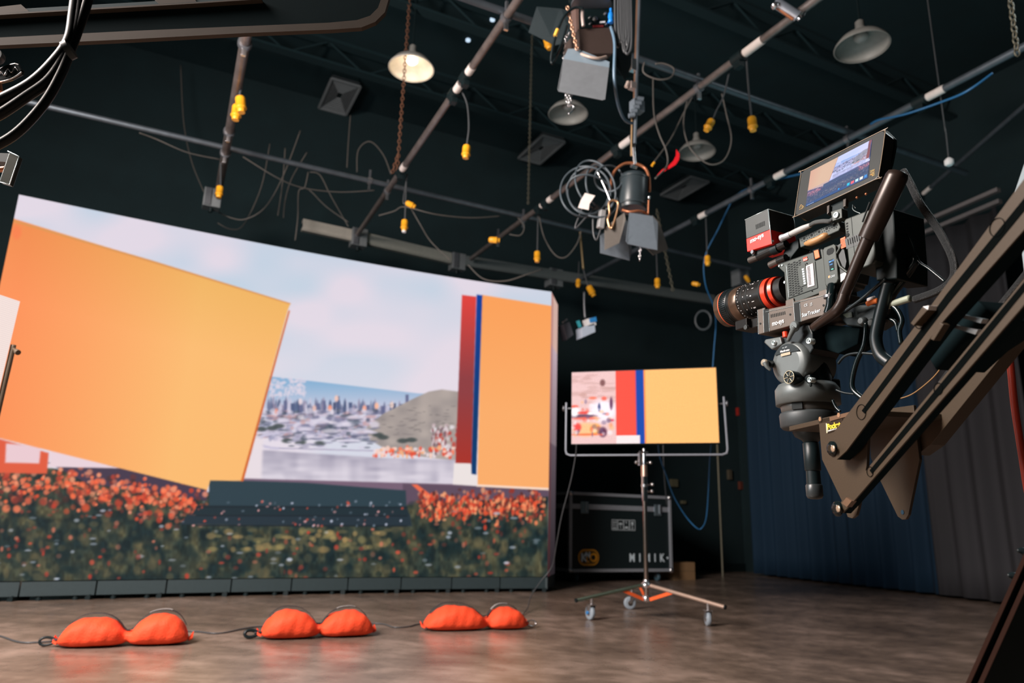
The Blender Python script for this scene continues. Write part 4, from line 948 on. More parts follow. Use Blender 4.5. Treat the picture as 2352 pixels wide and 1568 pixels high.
cable('blue_cable', [(2000, 285, 5.0), (2020, 275, 4.9), (2080, 262, 4.7), (2160, 235, 4.5), (2220, 210, 4.3), (2280, 168, 4.2)], .008, CABB, 'thin blue cable sagging under the third pipe at the upper right')
mb = MB()
for k in range(3): mb.tube([atY(1615+19*math.cos(a)*(1-.05*k), 735+23*math.sin(a)*(1-.06*k), 7.5) for a in np.linspace(0, 2*math.pi, 14)[:-1]], .005, CABG, closed=True)
tag(mb.build('cable_coil'), 'dim coil of dark cable hanging left of the lens front', 'coil')
# small projector-like fixture far back
t = thing('small_fixture', atY(1345, 775, 8.0), 'small pale blue and white fixture hanging far back right of the video wall', 'fixture')
mb = MB(); f8 = lambda x, y, dY=0: atY(x, y, 8.0+dY)
mb.prism([f8(1335, 752), (f8(1366, 741)), f8(1368, 762), f8(1336, 776)], YR*.12, mat('pale_fixture', (.45, .52, .62), .4)); mb.build('fixture_body', t, bevel=.004)
mb = MB(); mb.prism([f8(1348, 732), f8(1366, 728), f8(1370, 746), f8(1350, 750)], YR*.1, WHT); mb.build('white_cover', t, bevel=.004)
mb = MB(); mb.prism([f8(1355, 731, -.02), f8(1369, 727, -.02), f8(1371, 738, -.02), f8(1357, 740, -.02)], YR*.02, mat('blue_gel', (.02, .22, .55), .4)); mb.prism([f8(1325, 737, -.02), f8(1331, 735, -.02), f8(1336, 750, -.02), f8(1331, 752, -.02)], YR*.02, mat('teal_gel', (.03, .30, .36), .4)); mb.build('colour_gel', t)
mb = MB(); mb.tube([f8(1342, 670), f8(1342, 700), f8(1344, 730)], .014, GREYM, seg=8); mb.build('hanger', t)
t = thing('speaker_box', atY(1305, 780, 8.0), 'dark slanted box hanging beside the small pale fixture', 'box')
mb = MB(); mb.prism([f8(1293, 745), f8(1308, 738), f8(1318, 768), f8(1303, 780)], YR*.12, mat('dark_grey_box', (.05, .06, .08), .5)); mb.build('box_shell', t, bevel=.004)
mb = MB(); mb.prism([f8(1293, 738, -.01), f8(1303, 731, -.01), f8(1304, 734, -.01), f8(1294, 741, -.01)], YR*.02, GREYM); mb.build('bracket', t)
mb = MB(); mb.tube([atY(1332, 528, 8.0), atY(1335, 560, 8.0), atY(1340, 618, 8.0)], .014, mat('brassy_rod', (.35, .26, .14), .4, .7), seg=8)
tag(mb.build('hanger_rod'), 'thin brassy hanger rod between the coiled cable and the dark cluster', 'rod')

# ---------------------------------------------------------------- hanging spotlights
FB = mat('black_fixture_paint', (.030, .042, .048), .35); COP = mat('coppery_strap', (.40, .15, .07), .4, .5)
Y2 = 4.25; g = lambda x, y, d=0: atY(x, y, Y2+d)
t = thing('spotlight', g(1455, 490), 'black hanging spotlight with open grey barn doors left of the monitor camera', 'spotlight')
mb = MB(); a, b = g(1457, 402), g(1453, 482); L = np.linalg.norm(b-a); mb.lathe(a, b-a, [(0, .055), (.01, .085), (.03, .09), (L*.9, .092), (L, .085)], FB, 36)
mb.lathe(a+(b-a)*.12, b-a, [(0, .094), (.012, .094)], FB, 36); mb.lathe(a+(b-a)*.86, b-a, [(0, .097), (.015, .097)], FB, 36); mb.build('lamp_housing', t)
mb = MB(); mb.tube([g(1403, 440, .0), g(1408, 400), g(1430, 378), g(1455, 375), g(1480, 385), g(1490, 405, -.02), g(1492, 440, -.02)], .010, COP, seg=8); mb.build('yoke', t)
mb = MB(); mb.cyl(g(1455, 340), g(1458, 378), .012, SILV); mb.lathe(g(1450, 380), XR, [(0, .014), (.04, .014)], SILV, 10); mb.build('yoke_bolt', t)
mb = MB(); mb.tube([g(1430, 482, -.06), g(1446, 486, -.09), g(1470, 484, -.09), g(1490, 492, -.04)], .008, COP); mb.build('door_frame', t)
for nm, pts, dd, m_ in (('barn_door', [(1379, 540, .06), (1440, 505, .06), (1452, 575, .14), (1446, 598, .14), (1379, 581, .12)], .1, FLAP), ('barn_door', [(1389, 523, -.02), (1434, 488, -.06), (1437, 504, -.05), (1422, 558, .0), (1389, 574, .02)], 0, FLAPB), ('barn_door', [(1499, 494, .0), (1512, 508, .02), (1522, 531, .05), (1535, 572, .08), (1501, 586, .02), (1485, 570, -.02)], 0, FLAPB), ('barn_door', [(1446, 488, -.10), (1499, 496, -.09), (1511, 510, -.09), (1510, 574, -.16), (1489, 571, -.16), (1443, 560, -.17), (1438, 553, -.17)], -.1, FLAP)):
    mb = MB(); mb.prism([g(*p) for p in pts], YR*.003, m_); mb.build(nm, t)
mb = MB(); chain(mb, g(1471, 560, -.14), g(1469, 598, -.14), SILV, .022, .003); mb.build('safety_clip', t)
mb = MB(); mb.cyl(g(1490, 460, -.08), g(1489, 490, -.08), .006, COP, seg=8); mb.lathe(g(1491, 456, -.08), ZR, [(0, .006), (.006, .011), (.018, .006)], SILV, 10); mb.build('door_knob', t)
# cable bundle beside it
t2 = thing('coiled_safety_cable', g(1350, 430), 'bundle of grey cable coils tied left of the hanging spotlight', 'cable coil')
mb = MB()
for cx_, cy_, rx, ry, rot in ((1345, 440, 58, 58, .3), (1352, 438, 48, 54, .1), (1368, 425, 42, 60, -.5), (1380, 430, 32, 52, -.3), (1398, 410, 32, 30, 0), (1360, 450, 62, 44, .5)):
    mb.tube([g(cx_+rx*math.cos(a_)*math.cos(rot)-ry*math.sin(a_)*math.sin(rot), cy_+rx*math.cos(a_)*math.sin(rot)+ry*math.sin(a_)*math.cos(rot), .04*math.sin(a_*2+cx_)) for a_ in np.linspace(0, 2*math.pi, 16)[:-1]], .0065, mat('grey_blue_cable', (.065, .085, .10), .45), closed=True, seg=7)
mb.build('cable_loops', t2)
mb = MB(); mb.tube([g(1352, 440), g(1335, 485), g(1323, 515), (g(1324, 523)), g(1345, 500), g(1372, 470)], .006, CABG); mb.tube([g(1362, 495), g(1363, 535), g(1370, 551), g(1377, 535), g(1381, 520)], .006, CABG); mb.build('cable_tail', t2)
mb = MB(); mb.prism([g(1344, 443, -.05), g(1367, 449, -.05), g(1354, 468, -.05), g(1352, 482, -.05), g(1328, 477, -.05), g(1335, 458, -.05)], YR*.002, TAGM); mb.build('paper_tag', t2)
mb = MB(); mb.prism([g(1381, 480, -.04), g(1393, 482, -.04), g(1388, 524, -.04), g(1375, 520, -.04)], YR*.03, mat('grey_connector', (.38, .38, .38), .4, .5)); mb.build('inline_connector', t2, bevel=.004)
mb = MB(); mb.tube([g(1370, 390), g(1390, 432), g(1402, 462)], .006, SILV); mb.tube([g(1399, 465, -.04), g(1400, 490, -.04), g(1396, 505, -.04), g(1403, 525, -.04), g(1412, 505, -.04), g(1420, 470, -.04), g(1412, 460, -.04)], .007, mat('brass_hook', (.75, .45, .25), .3, .8), closed=True, seg=6); mb.build('snap_hook', t2)
# telescopic hanger pole
t = thing('hanger_pole', g(1462, 380), 'tall hanger pole with clamps carrying the spotlight from above', 'pole')
mb = MB(); mb.cyl(g(1470, -40), g(1458, 330), .011, mat('blue_grey_tube', (.16, .19, .22), .35, .5), seg=12); mb.build('cable_run', t)
mb = MB(); mb.cyl(g(1466, -40, .03), g(1456, 300, .03), .012, mat('brown_tube', (.24, .13, .08), .45, .5), seg=12); mb.cyl(g(1456, 262, .02), g(1453, 355, .02), .020, mat('black_tube', (.03, .03, .03), .4, .4), seg=12); mb.cyl(g(1452, 262, .0), g(1450, 358, .0), .006, mat('copper_rod', (.65, .42, .22), .35, .8), seg=8); mb.build('inner_tube', t)
mb = MB()
for k in range(5): mb.cyl(g(1464-k*5, 226+k*10, -.03), g(1464-k*5+14, 228+k*9, -.03), .016, FLAP, seg=8)
mb.rbox(g(1463, 245), .085, .06, .08, FLAP); mb.build('sprocket_clamp', t, bevel=.004)
mb = MB(); mb.cyl(g(1438, 200, -.02), g(1443, 188, -.02), .012, mat('pale_knob', (.7, .55, .48), .4), seg=10); mb.build('clamp_knob', t); mb = MB(); mb.rbox(g(1453, 198), .05, .04, .05, mat('pale_clamp', (.6, .48, .44), .4, .5)); mb.build('pole_clamp', t, bevel=.003); mb = MB(); mb.rbox(g(1453, 150), .04, .04, .09, SILV); mb.build('silver_collar', t, bevel=.003)
# ribbon
mb = MB(); pr = [(1557, 348), (1556, 362), (1549, 374), (1538, 383), (1522, 392), (1510, 404)]; wv_ = [8, 7, 6, 4, 3.5, 2]; vs = []
for (x, y), wq_ in zip(pr, wv_): vs += [atY(x-wq_*.5, y-wq_*.7, 5.2), atY(x+wq_*.5, y+wq_*.7, 5.2)]
mb.add(vs, [[i*2, i*2+1, i*2+3, i*2+2] for i in range(5)], mat('red_ribbon_cloth', (.85, .01, .02), .5)); o = mb.build('red_ribbon'); o.modifiers.new('thick', 'SOLIDIFY').thickness = .002
tag(o, 'bright red ribbon dangling from a cord in front of the rear pendant', 'ribbon')
mb = MB(); mb.cyl(atY(1503, 373, 5.2), atY(1497, 381, 5.2), .010, YEL, seg=10); tag(mb.build('yellow_ferrule'), 'tiny yellow ferrule on a cord left of the red ribbon', 'ferrule')
# top spotlight
Y1 = 3.55; h = lambda x, y, d=0: atY(x, y, Y1+d)
t = thing('spotlight', h(1370, 130), 'large spotlight cut off by the top edge with control panel and barn doors', 'spotlight')
mb = MB(); mb.lathe(h(1358, -40), (h(1358, 28)-h(1358, -40)), [(0, .13), (.10, .135), (.135, .125), (.15, .10)], BLKG, 40); mb.lathe(h(1358, 12), (h(1358, 28)-h(1358, -40)), [(0, .118), (.012, .118)], GREYM, 40); mb.build('fan_housing', t)
mb = MB(); mb.prism([h(1332, 20), h(1412, 18), h(1412, 62), h(1332, 66)], YR*.18, BLKG); cpn = mb.build('control_panel', t, bevel=.004)
mb = MB()
for x, y, r in ((1366, 45, 7), (1353, 42, 3), (1389, 33, 4), (1354, 56, 3), (1391, 57, 3)):
    mb.lathe(h(x, y, 0), -YR, [(0, r/F*Y1), (.015, r/F*Y1*.8)], SILV, 14)
mb.prism([h(1378, 49, -.004), h(1390, 48, -.004), h(1390, 52, -.004), h(1378, 53, -.004)], YR*.002, WHT); mb.prism([h(1362, 58, -.004), h(1386, 57, -.004), h(1386, 62, -.004), h(1362, 63, -.004)], YR*.002, mat('dim_red_display', (.15, .02, .02), .3)); mb.build('panel_controls', cpn)
mb = MB(); bl1 = mat('blue_connector', (.01, .22, .75), .4); mb.lathe(h(1403, 28, -.03), h(1403, 60, -.03)-h(1403, 28, -.03), [(0, .008), (.01, .014), (.03, .017), (.05, .013), (.065, .018), (.072, .012)], bl1, 14); mb.cyl(h(1403, 20, -.03), h(1403, 27, -.03), .008, bl1, seg=10); mb.build('blue_power_plug', t)
mb = MB(); mb.prism([h(1329, 66, -.04), h(1411, 62, -.04), h(1410, 122, -.06), h(1330, 124, -.06)], YR*.16, mat('dark_brown_housing', (.035, .022, .018), .55)); mb.build('lamp_housing', t, bevel=.005)
mb = MB(); mb.prism([h(1322, 10), h(1329, 10), h(1331, 122), (h(1325, 100))], YR*.05, mat('brown_side_plate', (.10, .06, .05), .5)); mb.build('side_bracket', t)
mb = MB(); mb.tube([h(1335, 124, -.07), h(1355, 131, -.10), (h(1375, 134, -.10)), h(1393, 130, -.08)], .008, mat('tan_strap', (.45, .34, .28), .4)); mb.build('door_frame', t)
mb = MB(); mb.prism([h(1305, 112, -.06), h(1327, 112, -.06), h(1400, 142, -.09), h(1399, 155, -.10), h(1294, 135, -.08)], YR*.003, mat('blue_grey_door', (.19, .25, .30), .5)); mb.prism([h(1294, 135, -.08), h(1399, 155, -.10), h(1390, 228, -.16), h(1384, 230, -.16), h(1284, 210, -.15), h(1281, 204, -.15)], YR*.003, mat('grey_door', (.16, .175, .19), .55)); mb.build('barn_door', t)
mb = MB(); mb.prism([h(1233, 15, .1), h(1290, 20, .08), h(1320, 30, .08), (h(1315, 95, .1)), h(1275, 104, .14), h(1214, 74, .16)], YR*.003, mat('black_door', (.008, .016, .019), .7, spec=.2)); mb.build('barn_door', t)
mb = MB(); mb.prism([h(1412, 105, .06), h(1452, 80, .1), h(1450, 150, .14), h(1436, 186, .14), h(1414, 150, .1)], YR*.003, mat('black_door', (.008, .016, .019), .7, spec=.2)); mb.build('barn_door', t)
mb = MB(); chain(mb, h(1303, 15, -.08), h(1326, 115, -.08), mat('copper_chain', (.70, .42, .28), .35, .8), .028, .004); mb.build('safety_chain', t)
mb = MB(); mb.tube([h(1338, 25, -.06), h(1338, 40, -.07), h(1340, 60, -.07)], .010, mat('pale_clamp', (.6, .48, .44), .4, .5)); mb.build('tilt_lever', t)
mb = MB(); mb.tube([h(1340, 20, -.09), h(1320, 18, -.09), h(1298, 35, -.09), h(1283, 65, -.09), h(1272, 100, -.09), h(1266, 135, -.08), h(1271, 143, -.08), h(1290, 100, -.03), h(1302, 60, .02)], .008, RUB, seg=8); cb = mb.build('power_lead', t)
mb = MB(); mb.cyl(h(1281, 68, -.095), h(1275, 83, -.095), .011, mat('yellow_sleeve', (.9, .5, .08), .4), seg=10); mb.build('yellow_sleeve', cb)
mb = MB(); chain(mb, h(1295, 135, -.02), h(1300, 85, -.02), SILV, .02, .0028); chain(mb, h(1300, 85, -.02), h(1311, 72, -.02), SILV, .02, .0028); mb.build('safety_wire', t); mb = MB(); chain(mb, h(1301, 213, -.1), h(1306, 245, -.1), SILV, .025, .0035); chain(mb, h(1311, 214, -.1), h(1309, 245, -.1), SILV, .025, .0035)
mb.tube([h(1304, 243, -.12), h(1310, 240, -.12), h(1318, 245, -.12), h(1314, 254, -.12), h(1306, 262, -.12)], .005, SILV); mb.build('safety_wire', t)
t = thing('cable_hank', h(1440, 100), 'hank of black cables hanging in long loops right of the top spotlight', 'cable')
mb = MB()
for xa, xb, yb in ((1413, 1425, 108), (1428, 1443, 120), (1432, 1450, 124), (1420, 1440, 100), (1436, 1446, 105)):
    mb.tube([h(xa, -40, -.1), h(xa, 40, -.1), h(xa+2, yb-20, -.1), h((xa+xb)/2, yb, -.1), h(xb, yb-20, -.1), h(xb, 30, -.1), h(xb-2, -40, -.1)], .0075, CABG, seg=8)
mb.build('cable_loops', t)
mb = MB(); mb.tube([h(1403, 62, -.1), h(1412, 100, -.12), h(1411, 180, -.1), h(1420, 240, 0), h(1435, 275, .2), (h(1452, 283, .4))], .009, mat('slate_blue_cable', (.12, .20, .28), .35), seg=8); mb.build('slate_blue_lead', t)
# silver clamp device at the top edge
t = thing('clamped_device', atY(1805, 25, 3.9), 'silver tube-shaped device clamped to the pipe at the top right', 'device')
mb = MB(); a, b = atY(1780, 5, 3.9), atY(1832, 38, 3.9); mb.cyl(a, b, .034, mat('blue_silver', (.55, .62, .72), .3, .7), seg=18); mb.build('device_body', t)
mb = MB(); mb.cyl(atY(1776, 10, 3.9), atY(1822, 44, 3.9), .012, COP, seg=10); mb.build('side_rail', t)
mb = MB(); mb.lathe(atY(1775, 10, 3.88), b-a, [(0, .02), (.02, .028), (.03, .02)], SILV, 10); mb.build('end_fitting', t); mb = MB(); mb.cyl(b, atY(1838, 44, 3.9), .018, SILV, seg=10); mb.tube([atY(1838, 42, 3.9), atY(1848, 30, 3.9), atY(1852, -10, 3.9)], .007, RUB); mb.build('power_lead', t)

# ---------------------------------------------------------------- the cinema camera rig
YRG = 1.62
RG = Frame(atY(1806, 700, YRG), AZ)
R = RG.p
OLV = mat('olive_grey_body', (.038, .047, .041), .45, .2); OLD = mat('dark_body_black', (.022, .028, .028), .45); BRZ = mat('warm_black_anodised', (.075, .065, .058), .38, .3)
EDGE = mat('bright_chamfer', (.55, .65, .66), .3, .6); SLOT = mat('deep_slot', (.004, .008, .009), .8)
def slab(mb, pts, w0, th, m, fr_=None):
    fr_ = fr_ or RG; P_ = [fr_.p(x, y, w0) for x, y in pts]; mb.prism(P_, -fr_.w*th, m); return mb
def line(mb, a, b, w_, m, r=.0007, fr_=None):
    fr_ = fr_ or RG; mb.cyl(fr_.p(*a, w_), fr_.p(*b, w_), r, m, seg=6)
camt = thing('cinema_camera', R(1840, 700, -.05), 'black cinema camera with red buttons pointed at the video wall', 'camera')
mb = MB(); slab(mb, [(1786, 606), (1889, 570), (1899, 662), (1897, 668), (1812, 700), (1806, 694), (1801, 626), (1787, 613)], 0, .10, OLV); body = mb.build('camera_body', camt, bevel=.0015)
mb = MB()
for i in range(5):
    for j in range(14):
        x = 1809+i*6.2+j*.36; y = 606+j*5.4-i*2.1+(i % 2)*2.4
        if i > 3 and 2 < j < 12: continue
        slab(mb, [(x, y), (x+4.4, y-1.6), (x+4.5, y+1.2), (x+.1, y+2.8)], .0008, .0008, SLOT)
mb.build('vent_grille', body)
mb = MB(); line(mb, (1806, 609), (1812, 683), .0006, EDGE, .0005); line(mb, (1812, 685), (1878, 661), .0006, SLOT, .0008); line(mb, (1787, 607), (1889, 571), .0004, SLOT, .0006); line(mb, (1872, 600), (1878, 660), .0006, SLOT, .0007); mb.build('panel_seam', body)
mb = MB(); slab(mb, [(1831, 612), (1849, 605), (1855, 652), (1837, 660)], .0015, .001, OLV); pl = mb.build('nameplate', body)
mb = MB()
for k in range(7): slab(mb, [(1841.5+k*.7, 617+k*5.4), (1846+k*.7, 615.5+k*5.4), (1846.4+k*.7, 619+k*5.4), (1842+k*.7, 620.5+k*5.4)], .002, .0004, INK)
mb.build('nameplate_text', pl)
mb = MB(); slab(mb, [(1851, 611), (1867, 604), (1871, 655), (1855, 660)], .0014, .0008, mat('pink_white_label', (.72, .60, .62), .6)); lb = mb.build('barcode_label', body)
mb = MB()
for k in range(14): slab(mb, [(1854+k*.27, 613+k*3.1), (1860+k*.27, 610.6+k*3.1), (1860+k*.27, 612+k*3.1), (1854+k*.27, 614.4+k*3.1)], .0018, .0003, SLOT)
mb.build('barcode', lb)
mb = MB(); slab(mb, [(1844, 592), (1853.5, 589), (1854.5, 597), (1845, 600)], .0016, .001, RED); mb.build('red_logo_tab', body)
text('logo_text', 'RED', .0065, R(1845.5, 599.5, .0018), RG.u, ZR, WHT, body, ext=.0001)
mb = MB(); slab(mb, [(1866, 574), (1881, 569), (1885, 592), (1870, 598)], .003, .004, BLKG); slab(mb, [(1868.5, 576), (1879, 572.5), (1882.5, 590.5), (1872, 595)], .005, .003, ORG); mb.build('record_button', body, bevel=.001)
mb = MB(); slab(mb, [(1903, 553), (1921, 546), (1920, 551)], 0, .01, OLD)
mb = MB()
for x, y in ((1790, 611), (1797, 609), (1809, 694), (1818, 690)): mb.lathe(R(x, y, .0005), RG.w, [(0, .0026), (.0015, .0022)], EDGE, 12)
for x, y in ((1833, 614), (1853, 604.5), (1838, 658), (1865, 668)): mb.lathe(R(x, y, .001), RG.w, [(0, .0016), (.001, .0014)], SLOT, 10)
mb.build('screw', body)
mb = MB(); c_ = R(1801.5, 648, .001); mb.prism([c_+RG.v*.004, c_+RG.u*.003, c_-RG.v*.004, c_-RG.u*.003], RG.w*.0003, INK); mb.build('diamond_mark', body)
# rear power module
mb = MB(); slab(mb, [(1889, 574), (1893, 568), (1914, 560), (1919, 564), (1925, 640), (1922, 649), (1899, 658), (1895, 654)], .006, .09, OLV); pm = mb.build('power_module', camt, bevel=.002)
mb = MB(); slab(mb, [(1898.5, 578), (1901, 572), (1911, 568), (1915, 571), (1915.5, 576), (1912, 582), (1903, 586), (1899, 584)], .0065, .001, SLOT); slab(mb, [(1903, 598), (1914, 594), (1916.5, 619), (1906, 623)], .0066, .0014, BLKG); mb.build('status_window', pm)
text('status_text', 'BATT', .0055, R(1904.3, 603.5, .0068), RG.u, ZR, mat('blue_glow', (.05, .2, .6), .5, emit=(.15, .45, 1), estr=1.2), pm, ext=.0001)
text('status_text', '15.0V', .0036, R(1905.3, 609.5, .0068), RG.u, ZR, MATS['blue_glow'], pm, ext=.0001)
mb = MB(); slab(mb, [(1909, 617.5), (1914, 616), (1914.2, 618), (1909.2, 619.5)], .0068, .0004, mat('green_glow', (.05, .5, .3), .5, emit=(.1, .9, .4), estr=.8)); mb.build('status_mark', pm)
text('module_text', 'CORE', .0062, R(1904, 639, .0066), RG.u, ZR, INKG, pm, ext=.0001)
mb = MB(); slab(mb, [(1902, 634), (1906, 632), (1906, 637), (1902.5, 638.5)], .0066, .0005, mat('orange_mark', (.8, .3, .08), .5)); slab(mb, [(1918, 567), (1935, 556), (1944, 600), (1936, 640), (1924, 645)], 0, .08, OLD)
for a_, b_ in (((1920, 586), (1934, 562)), ((1921, 590), (1930, 612)), ((1930, 612), (1946, 625))): mb.cyl(R(*a_, .002), R(*b_, .002), .003, OLV, seg=8)
mb.build('battery_bracket', camt)
mb = MB(); slab(mb, [(1930, 548), (1941, 543), (1943, 566), (1932, 571)], .004, .003, ORG); 
for k in range(6): line(mb, (1931+k*.3, 552+k*3), (1942+k*.3, 546.5+k*3.4), .0043, RED, .0004)
mb.build('side_button', camt)
mb = MB(); slab(mb, [(1930, 630), (1944, 623), (1943, 637), (1931, 648)], .002, .002, mat('white_sticker', (.6, .62, .6), .5)); mb.build('sticker', camt)
bat = MB(); slab(bat, [(1938, 508), (1942, 502), (1999, 480), (2003, 484), (2012, 598), (2008, 606), (1957, 624), (1950, 618)], .012, .085, OLV); bo = bat.build('battery', camt, bevel=.003)
mb = MB(); slab(mb, [(1940, 549), (1985, 530), (1987, 556), (1944, 572)], .0124, .0006, OLD)
for k in range(7): line(mb, (1947+k*5, 549-k*2), (1949+k*5, 562-k*2), .013, SLOT, .0007)
for k in range(4): slab(mb, [(1943+k*.4, 512+k*6.3), (1947+k*.4, 510.5+k*6.3), (1947.3+k*.4, 514+k*6.3), (1943.3+k*.4, 515.5+k*6.3)], .0125, .0005, SLOT)
mb.lathe(R(1947, 539.5, .012), RG.w, [(0, .0045), (.0008, .0045), (.001, .003)], SLOT, 16); line(mb, (1955, 498), (1966, 620), .0124, SLOT, .0004); mb.build('battery_markings', bo)
mb = MB(); slab(mb, [(2000, 494), (2052, 478), (2060, 600), (2060, 640), (2012, 645)], -.012, .10, mat('black_box', (.003, .009, .010), .5, spec=.2)); rb = mb.build('wireless_receiver', camt, bevel=.003)
mb = MB(); mb.box(R(2052, 480, -.062)+RG.u*.004-RG.v*.045, RG.u*.0008, RG.w*.028, RG.v*.028, mat('dark_teal_label', (.01, .06, .055), .5)); mb.build('teal_label', rb)
# lens
ax0 = R(1795, 668, -.05); ax1 = R(1676, 706, -.05); axd = -RG.u; LL = abs((ax1-ax0)@RG.u); print('lens length', LL)
lens = thing('camera_lens', ax0+axd*LL/2, 'black zoom lens with two red rings and white scales on the cinema camera', 'lens')
K = YRG/F; LB = mat('lens_black', (.022, .021, .020), .28, .5)
def ring(name, t0, t1, r0, r1, m, par=lens, seg=48):
    mb = MB(); mb.lathe(ax0+axd*LL*t0, axd, [(0, r0*K), (LL*(t1-t0), r1*K)], m, seg); return mb.build(name, par)
ring('lens_mount', -.12, .02, 33, 33, mat('mount_dark', (.05, .05, .05), .3, .6))
r_ = ring('red_ring', .0, .055, 38, 40, RED); ring('red_ring', .10, .18, 42, 43, RED); ring('barrel_groove', .055, .10, 36, 36, SLOT)
bar = ring('lens_barrel', .175, .80, 43.6, 47.5, LB)
for a_, b_, m_ in ((.19, .205, SLOT), (.42, .435, SLOT), (.515, .53, SLOT), (.65, .66, SLOT)):
    q0 = 44+(a_-.24)*6.2+.4; ring('barrel_groove', a_, b_, q0, q0, m_)
mb = MB(); mb.lathe(ax0+axd*LL*.62, axd, [(0, 47*K), (LL*.03, 48.5*K), (LL*.12, 48.5*K), (LL*.15, 47*K)], mat('lens_bronze', (.12, .075, .05), .25, .6), 48); mb.build('zoom_ring', lens)
mb = MB(); mb.lathe(ax0+axd*LL*.80, axd, [(0, 47*K), (LL*.02, 50*K), (LL*.14, 50*K), (LL*.15, 49*K)], RUB, 64)
A_, B_ = perp(axd)
for k in range(60):
    th = 2*math.pi*k/60; n_ = A_*math.cos(th)+B_*math.sin(th); tn = np.cross(axd, n_); mb.box(ax0+axd*LL*.88+n_*50*K, axd*LL*.055, tn*.0012, n_*.0016, RUB)
mb.build('focus_grip', lens)
ring('front_ring', .95, .965, 50.5, 50.5, mat('orange_front_line', (.75, .12, .05), .35)); ring('front_barrel', .965, 1.06, 50, 49.5, mat('lens_bronze', (.12, .075, .05), .25, .6))
mb = MB(); mb.lathe(ax0+axd*LL*1.045, axd, [(0, .002), (0, 46*K), (.0012, 46*K)], BLKG, 40); mb.build('front_glass', lens)
mb = MB()
rs = np.random.default_rng(3)
def mark(t_, th, l_, w__):
    n_ = A_*math.cos(th)+B_*math.sin(th); tn = np.cross(axd, n_); rr = (44+(t_-.24)*6.2+.5)*K
    mb.box(ax0+axd*LL*t_+n_*rr, axd*l_, tn*w__, n_*.0003, WHT)
tow = math.atan2(-RG.u@B_, 0) if False else None
for k in range(16): mark(.30+.05*rs.random(), k*2*math.pi/16+rs.uniform(-.1, .1), rs.uniform(.002, .0045), rs.uniform(.0006, .0016))
for t_ in (.39, .475):
    for k in range(16): mark(t_, k*2*math.pi/16, .001, .0011)
for k in range(34): mark(.58+.008*(k % 3), k*2*math.pi/34+rs.uniform(-.03, .03), rs.uniform(.0008, .0022), .0006)
mb.build('scale_markings', lens)
ringm = MB(); ringm.box(R(1744, 748, -.05), RG.u*.022, RG.w*.03, RG.v*.012, LB); ringm.box(R(1722, 748, -.035), RG.u*.02, RG.w*.03, RG.v*.012, LB); ringm.lathe(R(1716, 752, -.003), RG.w, [(0, .007), (.006, .006)], OLD, 14); ringm.build('servo_housing', lens, bevel=.002)
# tracker box
trk = thing('tracking_unit', R(1820, 740, -.05), 'brown-black tracking unit box under the cinema camera with white lettering', 'tracker')
WB = mat('warm_grey_casting', (.105, .082, .066), .45, .2)
mb = MB(); slab(mb, [(1739, 711), (1757, 706), (1757, 711), (1804, 701), (1804, 690), (1822, 684), (1823, 692), (1880, 677), (1880, 669), (1898, 663), (1900, 712), (1889, 724), (1857, 733), (1808, 750), (1742, 768)], .004, .11, WB); tb = mb.build('tracker_box', trk, bevel=.0015)
mb = MB()
slab(mb, [(1753.5, 711), (1765.5, 709), (1767.5, 760), (1755.5, 763)], .0045, .002, SLOT); slab(mb, [(1824, 694), (1837, 691), (1840, 738), (1826.5, 742)], .0045, .002, SLOT); mb.build('cover_slot', tb)
mb = MB()
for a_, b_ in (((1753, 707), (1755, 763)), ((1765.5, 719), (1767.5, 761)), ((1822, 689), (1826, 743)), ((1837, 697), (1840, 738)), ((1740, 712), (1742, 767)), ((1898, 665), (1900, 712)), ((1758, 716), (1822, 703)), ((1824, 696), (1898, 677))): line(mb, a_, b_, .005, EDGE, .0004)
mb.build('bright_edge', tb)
mb = MB()
for k in range(9): slab(mb, [(1770+k*3.9, 722-k*.9), (1771.6+k*3.9, 721.6-k*.9), (1771.9+k*3.9, 729-k*.9), (1770.3+k*3.9, 729.4-k*.9)], .0048, .0008, SLOT)
mb.build('vent_slots', tb)
for x, y in ((1746.5, 743), (1815, 722), (1891.5, 701)): mb = MB(); mb.lathe(R(x, y, .0045), RG.w, [(0, .0026), (.0004, .0026)], SLOT, 14); mb.build('bolt_hole', tb)
text('lettering', 'mo-sys', .0165, R(1773.5, 748.5, .0052), RG.u, ZR, WHT, tb, ext=.0002, bold=.0004, sx=.78)
text('lettering', 'StarTracker', .0125, R(1842, 728, .0052), RG.u, ZR, INK, tb, ext=.0002, sx=.85)
text('lettering', 'CE', .0085, R(1847, 704.5, .0052), RG.u, ZR, INKG, tb, ext=.0002)
text('lettering', 'UK', .0045, R(1861, 698.5, .0052), RG.u, ZR, INKG, tb, ext=.0002); text('lettering', 'CA', .0045, R(1861, 702.5, .0052), RG.u, ZR, INKG, tb, ext=.0002)
